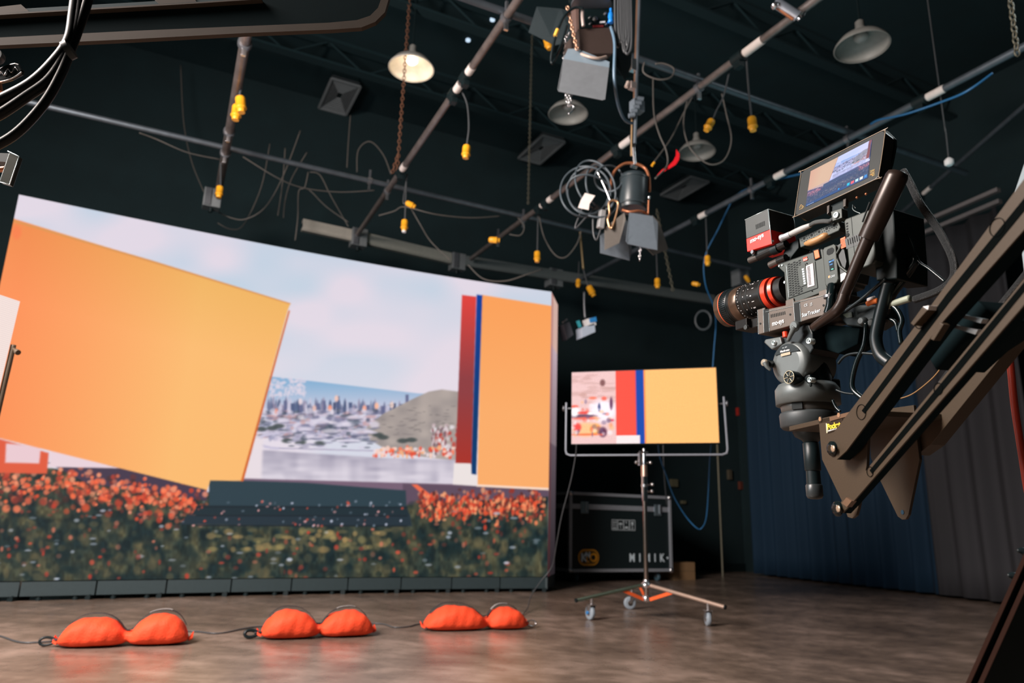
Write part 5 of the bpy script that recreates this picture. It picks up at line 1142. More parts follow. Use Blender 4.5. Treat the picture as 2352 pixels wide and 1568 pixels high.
# cube sensor on top
cub = thing('tracking_cube', R(1745, 575, -.0), 'black cube sensor with red lower band and white lettering above the lens', 'sensor')
mb = MB(); th_ = 0
cw = slide(R(1764, 480, 0), -RG.w, 1822); print('cube depth', cw)
tl, tr, brr, bll = R(1711, 505), R(1764, 480), R(1773, 560), R(1716, 578)
up1 = tl+(bll-tl)*.60; up2 = tr+(brr-tr)*.585
def quadprism(a, b, c, d, vec, m, mb): mb.prism([a, b, c, d], vec, m)
CUBM = mat('cube_grey', (.048, .053, .052), .45, .3); CUBR = mat('cube_red', (.90, .03, .02), .4)
mb = MB(); mb.prism([tl, tr, up2, up1], -RG.w*cw, CUBM); cu = mb.build('upper_shell', cub, bevel=.0012)
mb = MB(); mb.prism([up1, up2, brr, bll], -RG.w*cw, CUBR); cr = mb.build('red_band', cub, bevel=.0012)
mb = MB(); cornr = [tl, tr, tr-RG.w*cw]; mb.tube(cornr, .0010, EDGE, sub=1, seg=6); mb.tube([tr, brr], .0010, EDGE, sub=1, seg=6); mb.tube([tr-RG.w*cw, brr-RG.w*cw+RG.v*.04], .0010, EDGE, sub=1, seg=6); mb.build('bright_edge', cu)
mb = MB()
for k in range(9): slab(mb, [(1735.5+k*2.4, 516-k*1.05), (1736.6+k*2.4, 515.6-k*1.05), (1737.3+k*2.4, 526-k*1.05), (1736.2+k*2.4, 526.5-k*1.05)], .0006, .0005, SLOT)
mb.build('vent_slots', cu)
text('lettering', 'mo-sys', .0170, R(1723.5, 558.5, .0008), (R(1755, 541)-R(1723.5, 557)), ZR, WHT, cr, ext=.0003, bold=.0005, sx=.95)
# rods, top handle
rods = thing('rod_mount', R(1780, 590, -.04), 'black rods and clamps under the tracking cube in front of the top handle', 'mount')
mb = MB(); mb.cyl(R(1722, 598, -.02), R(1742, 590, -.02), .0085, BRZ); mb.cyl(R(1742, 590, -.02), R(1806, 560, -.02), .0105, LB); mb.lathe(R(1775, 575, -.02), RG.u, [(0, .0125), (.02, .0125)], BLK, 20); mb.build('upper_rod', rods)
mb = MB(); mb.cyl(R(1769, 609, -.02), R(1788, 600, -.02), .009, BRZ); mb.cyl(R(1788, 600, -.02), R(1806, 592, -.02), .010, LB); mb.build('lower_rod', rods)
mb = MB(); slab(mb, [(1725, 580), (1770, 563), (1800, 556), (1797, 562), (1745, 583), (1727, 588)], -.01, .03, BLK); mb.lathe(R(1731, 579, -.006), RG.w, [(0, .006), (.006, .005)], GREYM, 12); mb.lathe(R(1775, 554, -.006), RG.w, [(0, .004), (.005, .003)], EDGE, 12); mb.build('cube_clamp', rods, bevel=.001)
hd = thing('top_handle', R(1880, 540, -.04), 'perforated black top handle with a wooden grip on the cinema camera', 'handle')
mb = MB(); slab(mb, [(1806, 562), (1834, 548), (1834, 570), (1818, 590), (1810, 608), (1800, 612), (1796, 590)], -.03, .04, BLK); slab(mb, [(1834, 546), (1926, 506), (1930, 522), (1926, 530), (1838, 569)], -.025, .03, OLV); hb = mb.build('handle_bar', hd, bevel=.002)
mb = MB()
for k in range(5):
    cx_, cy_ = 1847+k*17.2, 547.5-k*7.6; mb.lathe(R(cx_, cy_, -.0248), RG.w, [(0, .0034), (.0003, .0034)], SLOT, 14)
    for j in range(8): mb.lathe(R(cx_+7.2*math.cos(j*.785), cy_+7.2*math.sin(j*.785), -.0248), RG.w, [(0, .0013), (.0003, .0013)], SLOT, 8)
mb.build('perforations', hb)
mb = MB(); mb.tube([R(1849, 560, -.03), R(1862, 557, -.024), R(1880, 550, -.024), R(1895, 542, -.026), R(1907, 540, -.034)], [.004, .0085, .0085, .0085, .004], mat('wooden_grip', (.42, .22, .09), .45), seg=14); mb.build('wooden_grip', hd)
mb = MB(); mb.prism([R(1822, 590, -.06), R(1836, 567, -.06), R(1850, 575, -.06), R(1845, 588, -.06), R(1824, 596, -.06)], -RG.w*.02, mat('dark_red_glass', (.35, .01, .015), .15)); mb.build('red_insert', hd, bevel=.002)
lemo = thing('data_cable', R(1830, 533, -.01), 'silver plug with grey sleeve and braided cable running over the top handle', 'cable')
mb = MB(); a_, b_ = R(1793, 548, -.01), R(1816, 538, -.01); mb.lathe(a_, b_-a_, [(0, .006), (.002, .0088), (.009, .0088), (.010, .0078), (np.linalg.norm(b_-a_), .0078)], mat('satin_silver', (.55, .58, .62), .35, .5), 24); mb.build('plug_shell', lemo)
mb = MB(); mb.tube([R(1815, 538, -.01), R(1830, 531, -.01), R(1845, 524, -.01), R(1862, 517, -.01)], [.0068, .0075, .0072, .0055], mat('grey_sleeve', (.38, .38, .37), .5), seg=14); mb.build('strain_relief', lemo)
mb = MB(); mb.tube([R(1861, 517, -.01), R(1872, 511, -.01), R(1890, 508, -.01), R(1905, 508, -.012), R(1914, 503, -.02)], .0052, mat('braided_sleeve', (.10, .11, .11), .5, bump=.6, nscale=900), seg=10); mb.build('braided_lead', lemo)

# field monitor
MG = Frame(R(1930, 400, -.03), AZ, math.radians(17)); Q = MG.p
mon = thing('field_monitor', Q(1930, 470), 'on-camera field monitor showing the orange boards, city and poppies', 'monitor')
A_s = [(1848, 390), (2024, 301), (2030, 300), (2033, 305), (2018, 404), (2010, 412), (1834, 494), (1827, 493), (1826, 488), (1840, 398)]
mb = MB(); slab(mb, A_s, 0, .032, mat('monitor_shell', (.02, .024, .024), .4), MG); ms = mb.build('monitor_shell', mon, bevel=.002)
mb = MB(); mb.tube([Q(x, y, .0002) for x, y in A_s], .0011, mat('tan_trim', (.22, .17, .12), .4), seg=6, sub=3, closed=True); mb.build('edge_trim', ms)
sTL, sTR, sBR, sBL = [Q(*q_, .0008) for q_ in ((1862, 393), (2003, 320), (1993, 408), (1850, 475))]
gw3, gh3 = 150, 90; e1, e2 = np.meshgrid(np.linspace(0, 1, gw3), np.linspace(0, 1, gh3))     # e2 0 = bottom
Pm = (sBL*(1-e1[..., None])+sBR*e1[..., None])*(1-e2[..., None])+(sTL*(1-e1[..., None])+sTR*e1[..., None])*e2[..., None]
# shows a crop of the wall picture
mu, mv = e1.ravel(), 1-e2.ravel()
sxp = 250+mu*(1095-250); syp = 745+mv*(1325-745)+mu*50
cm = sample(sxp, syp)
lum = cm.mean(1, keepdims=True); cm = (cm*.62+lum*.2)*np.array([.72, .80, 1.12])+.03
dk = (mv > .55)[:, None]; cm = np.where(dk, cm*.8+np.array([.012, .03, .10]), cm)
stage = ((mv > .62) & (mu > .38) & (mu < .9))
bar_ = (mv > .93)[:, None]; cm = np.where(bar_, cm*.3+np.array([.01, .05, .16]), cm)
def icon(cu_, cv_, c_, r=.022):
    global cm
    m_ = (np.abs(mu-cu_) < r) & (np.abs(mv-cv_) < r*1.5); cm = np.where(m_[:, None], np.array(c_), cm)
for cu_, c_ in ((.70, (.02, .45, .65)), (.766, (.85, .12, .16)), (.832, (.45, .68, .80)), (.90, (.85, .78, .66)), (.962, (.05, .25, .6))): icon(cu_, .925-.0, c_)
icon(.55, .93, (.02, .35, .85), .012)
for k in range(7): icon(.03+k*.017, .975, (.55, .65, .8), .005)
screen_mesh('display', Pm, cm.reshape(gh3, gw3, 3), screen_mat('monitor_picture', 1.35), mon)
GOLD = mat('gold_print', (.75, .48, .18), .4, .5)
mb = MB()
for a_, b_ in (((1836, 478), (1840, 470)), ((1840, 470), (1846, 474)), ((1846, 474), (1842, 479)), ((1842, 479), (1836, 481)), ((1839, 476), (1844, 474))): line(mb, a_, b_, .0006, GOLD, .0005, MG)
for a_, b_ in (((1999, 393), (2009, 389)), ((1999, 396), (2004, 394)), ((2005, 393), (2009, 392)), ((1999, 404), (2001, 398)), ((2001, 398), (2003, 403)), ((2004, 397), (2004, 403)), ((2004, 397), (2009, 395)), ((2005, 400), (2009, 398)), ((2004, 404), (2009, 401))): line(mb, a_, b_, .0006, GOLD, .0006, MG)
mb.build('gold_logo', ms)
mb = MB(); P_ = [Q(1826, 492, -.004), Q(2012, 412, -.004), Q(2012, 420, -.02), Q(1832, 498, -.02)]
slab(mb, [(2030, 300), (2038, 300), (2056, 318), (2056, 335), (2048, 375), (2040, 400), (2018, 406)], -.032, .006, BLK, MG); mb.build('rear_housing', mon)
mb = MB(); slab(mb, [(1899, 473), (1905, 470), (1904, 486), (1899, 492)], -.006, .01, BRZ, MG); slab(mb, [(1936, 458), (1943, 455), (1942, 472), (1936, 475)], -.006, .01, BRZ, MG); slab(mb, [(1905, 468), (1936, 456), (1938, 480), (1904, 492)], -.014, .012, BLK, MG); mb.build('mount_bracket', mon, bevel=.001)
mb = MB(); slab(mb, [(1908, 486), (1933, 478), (1934, 500), (1912, 508)], -.008, .02, OLV, RG); mb.lathe(R(1921, 494, -.007), RG.w, [(0, .0075), (.003, .0075), (.003, .003), (.001, .003)], EDGE, 18); mb.build('tilt_joint', mon, bevel=.001)
mb = MB(); mb.tube([Q(1965, 478, -.03), Q(1958, 470, -.03), Q(1960, 482, -.02), Q(1976, 490, -.02)], .0008, EDGE, seg=5); 
for x, y in ((1969, 454), (1990, 446)): mb.lathe(Q(x, y, -.02), MG.w, [(0, .003), (.003, .002)], COP, 10)
mb.build('ports', mon)

# long grip handle in front of the battery
gt = thing('pan_handle', R(1985, 560, .05), 'thick bronze-black pan handle slanting up in front of the battery', 'handle')
BZ = mat('bronze_tube', (.030, .019, .015), .34, .3)
def rr(x, y, w_=.04): return R(x, y, w_)
mb = MB(); a_ = rr(2066, 392); b_ = rr(1994, 548); Lh = np.linalg.norm(b_-a_)
mb.lathe(a_, b_-a_, [(0, .010), (.004, .019), (.012, .0215), (Lh*.5, .0215), (Lh, .020)], BZ, 32); gr = mb.build('grip', gt)
mb = MB(); line(mb, (1998, 464), (1981, 510), .065, SLOT, .0018); mb.build('grip_slot', gr)
mb = MB(); mb.lathe(b_, rr(1936, 684)-b_, [(0, .0135), (np.linalg.norm(rr(1936, 684)-b_), .0115)], BZ, 28); mb.build('tube', gt)
mb = MB(); mb.tube([rr(1940, 675), rr(1934, 695), rr(1920, 715), rr(1900, 730, .03), rr(1868, 752, .01)], [.0115, .0125, .012, .011, .009], BZ, seg=18); mb.build('elbow', gt)
mb = MB(); mb.tube([rr(1902, 720, .01), rr(1908, 700, .01), rr(1909, 680, .01), rr(1912, 655, .0)], .0105, BLKG, seg=12); mb.lathe(rr(1906, 684, .01), ZR, [(0, .013), (.006, .013)], GREYM, 16); mb.build('inner_joint', gt)

# fluid head
HW = -.055
hdt = thing('fluid_head', R(1858, 975, HW), 'grey fluid tripod head carrying the camera on the crane platform', 'tripod head')
HG = mat('head_grey', (.12, .138, .138), .42, .2); HB = mat('head_black', (.006, .013, .015), .4, spec=.35)
cD = R(1809, 833, .006); mb = MB(); mb.lathe(cD, -RG.w, [(0, .034), (.002, .044), (.006, .0505), (.02, .0515), (.10, .0515)], HG, 56); dd_ = mb.build('tilt_drum', hdt)
mb = MB(); angs = np.linspace(math.radians(28), math.radians(148), 16); ce = cD+RG.w*.0008
mb.prism([ce+RG.u*.043*math.cos(a_)+RG.v*(.0425*math.sin(a_)+.002) for a_ in angs], RG.w*.0012, HB); pl_ = mb.build('name_plate', dd_)
text('lettering', 'Manfrotto', .0068, ce+RG.w*.0022-RG.u*.017+RG.v*.027, RG.u, RG.v, WHT, pl_, ext=.0001, bold=.0002); text('lettering', 'Art. 504', .0042, ce+RG.w*.0022-RG.u*.010+RG.v*.0355, RG.u, RG.v, INKG, pl_, ext=.0001)
mb = MB(); mb.prism([ce+RG.w*.0014+RG.u*x_+RG.v*y_ for x_, y_ in ((-.016, .0175), (.012, .0175), (.012, .024), (-.016, .024))], RG.w*.0005, mat('tan_label', (.45, .36, .25), .5)); mb.build('tan_label', pl_)
mb = MB(); slab(mb, [(1753, 786), (1756, 779), (1790, 772), (1810, 765), (1848, 742), (1858, 745), (1866, 765), (1868, 800), (1850, 830), (1800, 800), (1768, 800)], -.012, .09, HB); slab(mb, [(1755, 787), (1757, 779), (1792, 773), (1796, 790), (1772, 803)], -.002, .02, HG); mb.build('head_cradle', hdt, bevel=.003)
mb = MB(); 
for x, y, r in ((1778, 787, .0062), (1859, 783, .0072), (1861, 872, .0062)):
    mb.lathe(R(x, y, .0), RG.w, [(-.012, r), (.003, r), (.003, r*.62), (.0015, r*.6)], EDGE, 20); mb.lathe(R(x, y, .0035), RG.w, [(0, r*.3), (.0005, r*.3)], SLOT, 8)
mb.build('hex_bolt', hdt)
mb = MB(); mb.cyl(R(1805, 774, -.005), R(1804, 762, -.005), .0072, RED, seg=18); mb.build('red_button', hdt)
mb = MB(); mb.tube([R(1810, 782, .01), R(1818, 765, .014), R(1826, 750, .014)], [.004, .0055, .008], HG, seg=10); mb.lathe(R(1828, 750, .008), RG.w, [(0, .012), (.006, .0125), (.009, .010)], HG, 24); mb.build('locking_lever', hdt)
mb = MB(); mb.cyl(R(1774, 836, .0), R(1763, 835, .022), .009, HB, seg=16); mb.tube([R(1758, 833, .03), R(1762, 842, .03), R(1770, 850, .026)], [.0075, .005, .003], HG, seg=10); mb.lathe(R(1758, 833, .028), RG.w, [(0, .0085), (.006, .0085), (.007, .003)], mat('tan_lever', (.30, .26, .20), .4), 18); mb.build('drag_lever', hdt)
kc = R(1813, 866, .025); mb = MB(); mb.lathe(kc, -RG.w, [(0, .0145), (.001, .0155), (.028, .0155), (.03, .012)], HB, 28)
kb = mb.build('dial_knob', hdt); mb = MB(); mb.lathe(kc+RG.w*.0006, RG.w, [(0, .0156), (0.001, .0150), (0.0011, .0128)], mat('gilt_print', (.45, .40, .28), .4, .4), 28)
mb = MB(); gm = mat('gilt_print', (.45, .40, .28), .4, .4); mb.tube([kc+RG.w*.001+(RG.u*math.cos(a_)+RG.v*math.sin(a_))*.0145 for a_ in np.linspace(0, 2*math.pi, 24)[:-1]], .0010, gm, sub=1, closed=True, seg=6)
for k in range(6): a_ = k*math.pi/3+.1; mb.cyl(kc+RG.w*.001, kc+RG.w*.001+(RG.u*math.cos(a_)+RG.v*math.sin(a_))*.014, .0009, gm, seg=6)
mb.lathe(kc, RG.w, [(0, .003), (.002, .003)], CHROM, 12); mb.build('dial_spokes', kb)
hc = R(1856, 930, HW); hx, hy = hc[0], hc[1]
def hz(py_, w_=None): return R(1856, py_, HW+.045)[2]
def vl(name, prof, m, par=hdt, seg=56):      # vertical lathe: (pixel row, radius px)
    mb = MB(); z_0 = hz(prof[0][0]); mb.lathe(np.array([hx, hy, z_0]), ZR, [(hz(y_)-z_0, r_*K*1.03) for y_, r_ in prof], m, seg); return mb.build(name, par)
vl('head_base', [(922, 60), (921, 70), (884, 70), (878, 66), (872, 62)], HG)
mb = MB(); mb.rbox(np.array([hx, hy, hz(876)])+RG.u*.012, .085, .10, .03, HB, X=RG.u, Y=RG.w); mb.lathe(np.array([hx, hy, hz(876)])+RG.u*.01, ZR, [(0, .05), (.05, .045), (.08, .03)], HB, 30); mb.build('pan_housing', hdt, bevel=.004)
nk = vl('head_neck', [(944, 52), (940, 58), (924, 60), (918, 58)], mat('neck_grey', (.09, .088, .082), .42, .25))
mb = MB(); mb.box(np.array([hx, hy, hz(930)])+nrm(RG.w+RG.u*.35)*60*K, np.cross(ZR, nrm(RG.w+RG.u*.35))*.012, ZR*.008, nrm(RG.w+RG.u*.35)*.0045, SLOT); mb.build('neck_recess', nk)
vl('bowl', [(980, 40), (978, 58), (972, 63), (946, 64), (941, 62), (938, 56)], mat('bowl_grey', (.045, .053, .056), .5, .2))
vl('half_ball', [(1012, 14), (1004, 20), (996, 33), (986, 38)], HB)
vl('tie_down_grip', [(1077, 16), (1075, 17.5), (1012, 17.5), (1010, 15)], HB, seg=32); vl('tie_down_handle', [(1112, 15.5), (1077, 15)], HB, seg=32)
vl('handle_cap', [(1144, 8), (1142, 15), (1136, 18), (1112, 18), (1109, 16)], mat('cap_black', (.03, .036, .038), .35), seg=32)

# ---------------------------------------------------------------- camera crane
JAZ = math.radians(-8); dummy = Frame(hc, JAZ); JG = Frame(hc+dummy.w*.085, JAZ); J = JG.p
cr_ = thing('camera_crane', J(1960, 1080), 'orange-lit black camera crane arm with plates and slotted bars holding the tripod head', 'camera crane')
mb = MB(); pA = J(1880, 963, 0); zt = pA
top_ = zt[2]; fpt = lambda a_, c_: JG.o*[1, 1, 0]+JG.u*a_+JG.w*c_
ua = JG.loc(J(1812, 975))[0]; ub = JG.loc(J(1960, 943))[0]
mb.prism([np.array([*fpt(ua, 0)[:2], top_]), np.array([*fpt(ub+.02, 0)[:2], top_]), np.array([*fpt(ub+.02, -.17)[:2], top_]), np.array([*fpt(ua, -.17)[:2], top_])], ZR*-.010, JIB)
mb.build('platform', cr_, bevel=.001)
mb = MB(); slab(mb, [(1880, 962), (1888, 1055), (1935, 1153), (1947, 1187), (1957, 1190), (1966, 1183), (1971, 1166), (1990, 1070), (1994, 984), (1997, 935)], 0, .006, JIB, JG); sp = mb.build('side_plate', cr_, bevel=.0006)
mb = MB(); slab(mb, [(1994, 945), (2000, 1050), (2020, 1100), (2062, 1186), (2072, 1193), (2080, 1192), (2086, 1182), (2112, 1055), (2106, 1005), (2098, 930)], -.16, .006, JIB, JG); mb.build('side_plate', cr_, bevel=.0006)
mb = MB(); mb.lathe(J(2073, 1176, -.1595), JG.w, [(0, .0045), (.0006, .0045)], mat('hole_blue', (.01, .05, .09), .8), 18); mb.build('plate_hole', cr_)
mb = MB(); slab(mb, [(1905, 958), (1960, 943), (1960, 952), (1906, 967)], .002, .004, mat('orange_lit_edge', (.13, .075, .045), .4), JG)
for x, y in ((1885, 962), (1928, 953)): mb.lathe(J(x, y, .001), JG.w, [(0, .0055), (.002, .005)], SILV, 6)
mb.build('platform_bracket', cr_)
mb = MB(); slab(mb, [(1898, 971), (1935, 961), (1935, 983), (1900, 995)], .0012, .0012, mat('sticker_black', (.01, .01, .01), .3), JG); slab(mb, [(1897, 972), (1899.5, 972), (1900.5, 994), (1898.5, 994)], .0016, .0006, mat('pale_yellow', (.8, .7, .45), .5), JG); slab(mb, [(1901, 988), (1922, 982), (1921, 985), (1901, 991)], .0016, .0006, mat('sticker_grey', (.5, .52, .5), .5), JG); sk = mb.build('sticker', cr_)
text('lettering', 'Pocket', .0150, J(1900.5, 986, .0030), JG.u, ZR, mat('sticker_yellow', (.9, .62, .05), .5), sk, ext=.0002, bold=.0006, sx=1.05)
bars = []
BW_ = .022
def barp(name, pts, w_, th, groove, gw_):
    mb = MB(); slab(mb, pts, w_, .003, JIB, JG); slab(mb, pts, w_-.003, th-.003, mat('matt_black', (.004, .010, .012), .9, spec=.05), JG); b_ = mb.build(name, cr_)  # brown lit face on a black body that paints the underside's shade
    if groove:
        mb = MB(); P_ = [JG.p(x, y, w_+.0006) for x, y in groove]; mb.prism(P_, -JG.w*.001, JIBD); mb.build('slot', b_)
    return b_
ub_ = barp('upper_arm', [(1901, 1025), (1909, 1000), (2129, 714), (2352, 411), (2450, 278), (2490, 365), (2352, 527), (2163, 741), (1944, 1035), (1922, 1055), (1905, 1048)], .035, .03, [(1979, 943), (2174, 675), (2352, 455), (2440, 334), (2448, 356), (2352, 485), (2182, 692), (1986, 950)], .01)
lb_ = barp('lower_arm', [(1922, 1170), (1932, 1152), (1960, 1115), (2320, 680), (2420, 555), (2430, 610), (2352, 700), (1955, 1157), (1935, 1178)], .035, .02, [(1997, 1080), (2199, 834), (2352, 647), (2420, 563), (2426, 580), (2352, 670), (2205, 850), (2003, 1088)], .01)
mb = MB(); slab(mb, [(2088, 1010), (2144, 952), (2290, 790), (2410, 655), (2410, 690), (2315, 800), (2138, 1021), (2104, 1045), (2092, 1035)], -.168, .03, JIB, JG); mb.build('lower_arm', cr_, bevel=.001)
mb = MB(); slab(mb, [(2120, 800), (2245, 690), (2290, 735), (2200, 800), (2150, 850)], -.03, .09, MATS['matt_black'], JG); mb.build('counter_block', cr_, bevel=.002)
for x, y, r in ((1978, 946, .0135), (2112, 738, .0115), (1998, 1083, .0085), (2155, 893, .009), (2290, 522, .013)):
    mb = MB(); mb.tube([JG.p(x, y, .0358)+(JG.u*math.cos(a_)+JG.v*math.sin(a_))*r for a_ in np.linspace(0, 2*math.pi, 24)[:-1]], .0006, JIBD, sub=1, closed=True, seg=5); mb.build('inlay_ring', lb_ if (x, y) in ((1998, 1083), (2155, 893)) else ub_)
for x, y in ((1914, 1030), (1926, 1168)):
    mb = MB(); mb.lathe(J(x, y, .035), JG.w, [(0, .014), (.004, .014), (.005, .010), (.008, .010), (.008, .0055)], BLKG, 24); pv = mb.build('pivot_bolt', cr_)
    mb = MB(); mb.lathe(J(x, y, .0432), JG.w, [(0, .0062), (.0015, .0062), (.0015, .0022)], mat('tan_steel', (.55, .42, .30), .35, .6), 20); mb.build('bolt_face', pv)
mb = MB(); slab(mb, [(2091, 742), (2118, 705), (2130, 712), (2098, 748)], .05, .02, JIB, JG); slab(mb, [(2118, 704), (2133, 701), (2131, 712)], .05, .02, WHT, JG); slab(mb, [(2136, 778), (2158, 740), (2167, 745), (2144, 782)], .045, .012, JIB, JG); mb.build('arm_clamp', cr_, bevel=.001)
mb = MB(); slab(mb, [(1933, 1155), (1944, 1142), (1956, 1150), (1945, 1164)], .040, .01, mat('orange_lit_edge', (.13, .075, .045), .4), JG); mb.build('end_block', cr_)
mb = MB(); AL = mat('brushed_rung', (.35, .37, .38), .35, .6); slab(mb, [(2204, 721), (2257, 732), (2252, 742), (2200, 727)], .0, .01, AL, JG); slab(mb, [(2186, 744), (2246, 757), (2240, 768), (2181, 750)], .0, .01, AL, JG); mb.build('cross_rung', cr_)
# column of the crane in the lower right corner
Yc = 1.15; kk = lambda x, y, d=0: atY(x, y, Yc+d)
cc_ = thing('crane_column', np.array([*kk(2000, 2100)[:2], 0]), 'black sloping crane column with two brown rails in the bottom right corner', 'crane column')
def edge(y, off): return (2218-(y-1568)*.4512+off, y)
yb_ = 2290
while atY(*edge(yb_, 0), Yc)[2] < .0: yb_ -= 5
mb = MB(); mb.prism([kk(*edge(yb_, 3)), kk(*edge(1568, 3)), kk(*edge(1271, 3)), kk(*edge(1060, 3)), kk(2700, 1060), kk(2700, 1568), kk(*edge(yb_, 300))], np.array([.085, .12, .0]), BLK); mb.build('column_body', cc_, bevel=.002)
RL = mat('brown_rail', (.19, .10, .08), .5)
for a_, b_ in ((0, 11), (28, 40)):
    mb = MB(); mb.prism([kk(*edge(yb_, a_), -.01), kk(*edge(1060, a_), -.01), kk(*edge(1060, b_), -.01), kk(*edge(yb_, b_), -.01)], np.array([.010, .012, 0]), RL); mb.build('rail', cc_)
for x, y in ((2338, 1264), (2316, 1321)):
    mb = MB(); mb.tube([kk(x-2, y, .02), kk(x+10, y+1, .02), kk(x+22, y+6, .02)], [.002, .006, .009], RUB, seg=10); mb.build('knob', cc_)
cable('red_cable', [(2300, 742, 1.7), (2313, 770, 1.7), (2322, 850, 1.7), (2330, 930, 1.7), (2342, 1010, 1.7), (2356, 1100, 1.7), (2370, 1200, 1.7), (2390, 1500, 1.7), (2400, 1780, 1.7)], .0085, mat('red_rubber', (.42, .04, .02), .4), 'red cable hanging from the crane at the right edge', seg=10)
# right-hand luminous panel
pr_ = thing('led_panel', atY(2400, 800, 2.6), 'bright white LED panel edge behind the crane arm at the right border', 'LED panel')
corners = [atY(2331, 440, 2.6), atY(2378, 300, 2.45), atY(2470, 700, 2.3), atY(2376, 830, 2.5)]
e1, e2 = np.meshgrid(np.linspace(0, 1, 20), np.linspace(0, 1, 20))
Pm = (corners[0]*(1-e1[..., None])+corners[1]*e1[..., None])*(1-e2[..., None])+(corners[3]*(1-e1[..., None])+corners[2]*e1[..., None])*e2[..., None]
screen_mesh('display', Pm, np.ones((20, 20, 3))*s2l((215, 222, 222)), screen_mat('right_panel_picture', .9, grid=(60, 120), gdepth=.2), pr_)
mb = MB(); n_ = nrm(np.cross(corners[1]-corners[0], corners[3]-corners[0])); n_ = n_ if n_@ray(2352, 500) > 0 else -n_
mb.prism([p_+n_*.004 for p_ in corners], n_*.05, BLK); mb.build('housing', pr_)

# camera-side cables
def rc(pts, r, m, label, name='rig_cable', fr_=RG, seg=10):
    mb = MB(); mb.tube([fr_.p(x, y, w_) for x, y, w_ in pts], r, m, seg=seg); return tag(mb.build(name), label, 'cable')
BRD = mat('braided_black', (.025, .028, .030), .4, bump=.7, nscale=700)
rc([(2074, 392, -.03), (2090, 420, -.03), (2112, 465, -.03), (2140, 505, -.03), (2165, 545, -.03), (2187, 590, -.03), (2192, 625, -.03), (2180, 650, -.03), (2150, 670, -.03), (2100, 688, -.03)], .0075, BRD, 'thick braided cable arching from the pan handle top down behind the crane arm')
rc([(2052, 475, -.05), (2065, 500, -.05), (2082, 530, -.05), (2098, 565, -.05), (2108, 598, -.05), (2135, 618, -.05), (2172, 648, -.05)], .0028, BLKG, 'thin glossy wire leaving the battery and curving right')
rc([(2090, 685, -.03), (2068, 692, -.03), (2035, 704, -.03)], .0072, mat('sage_sleeve', (.30, .33, .25), .5), 'pale sage sleeve on the cable end beside the tracker')
rc([(1950, 705, -.02), (1975, 696, -.02), (1995, 690, -.02)], .0045, RUB, 'black connector cable with its end behind the pan handle')
rc([(1995, 690, -.015), (2010, 685, -.015)], .0058, WHT, 'small white connector beside the orange one')
rc([(1992, 698, -.01), (2004, 693, -.01), (2016, 690, -.01)], .0055, mat('orange_boot', (.85, .20, .04), .45), 'small orange connector boot behind the pan handle')
rc([(1940, 715, -.01), (1975, 690, -.01), (2005, 665, -.01), (2035, 640, -.01)], .004, RUB, 'thin black cable rising under the battery')
rc([(2040, 650, -.02), (2030, 690, -.02), (2018, 740, -.02), (2012, 780, -.02), (2022, 815, -.02), (2045, 835, -.02)], .013, RUB, 'thick black cable bundle falling behind the camera towards the crane arm')
rc([(2038, 700, -.03), (2058, 708, -.03), (2072, 735, -.03), (2066, 760, -.03), (2070, 790, -.03)], .005, BLKG, 'glossy black cable hoop above the crane arm')
rc([(2030, 728, -.03), (2055, 738, -.03), (2062, 760, -.03)], .0035, BLKG, 'smaller glossy cable hoop inside the larger one')
rc([(1990, 740, -.03), (1985, 790, -.03), (1968, 830, -.03), (1958, 870, -.03), (1960, 895, -.03), (1982, 915, -.03)], .0055, BLKG, 'glossy black cable dropping right of the tripod head')
rc([(1925, 835, -.03), (1940, 818, -.03), (1965, 811, -.03), (2000, 812, -.03), (2020, 816, -.03)], .003, RUB, 'thin black cable arching right of the tripod head')
rc([(1920, 895, -.03), (1940, 902, -.03), (1975, 906, -.03)], .0025, RUB, 'very thin wire leaving the base of the tripod head')
rc([(2055, 918, -.05), (2095, 905, -.05), (2140, 870, -.05), (2165, 840, -.05)], .0013, mat('amber_wire', (.25, .13, .04), .4), 'thin amber wire crossing between the two crane arms')
rc([(1912, 918, -.04), (1920, 935, -.04), (1930, 945, -.04)], .003, BLKG, 'short glossy wire beside the bowl of the tripod head')
rc([(2160, 880, -.02), (2250, 760, -.02), (2330, 660, -.02), (2370, 610, -.02)], .005, BRD, 'braided cable strapped along the crane between its arms')
# rear assembly under the battery
ra = thing('power_adapter_plate', R(1990, 740, -.05), 'dark adapter plate with connectors behind the pan handle below the battery', 'adapter plate')
mb = MB(); slab(mb, [(1930, 700), (2030, 700), (2035, 730), (2000, 752), (1945, 748), (1925, 725)], -.04, .05, BLK); slab(mb, [(1900, 745), (1975, 752), (1970, 790), (1925, 812), (1885, 800)], -.05, .06, MATS['matt_black'] if 'matt_black' in MATS else mat('matt_black', (.004, .010, .012), .9, spec=.05)); mb.build('plate', ra, bevel=.003)
mb = MB()
for x, y in ((1983, 738), (2006, 742)): mb.lathe(R(x, y, -.038), RG.w, [(0, .010), (.008, .009), (.010, .006)], CHAR, 18)
mb.build('socket', ra)
mb = MB(); slab(mb, [(1935, 722), (1956, 716), (1958, 728), (1945, 730)], -.038, .004, mat('dark_green', (.04, .06, .04), .5)); mb.build('green_tab', ra)
mb = MB(); mb.tube([R(2085, 600, -.05), R(2098, 592, -.05), R(2100, 605, -.05), R(2075, 640, -.05), R(2045, 680, -.05), R(2025, 740, -.05)], [.004, .008, .008, .01, .011, .011], BLKG, seg=14); mb.build('second_handle', ra)

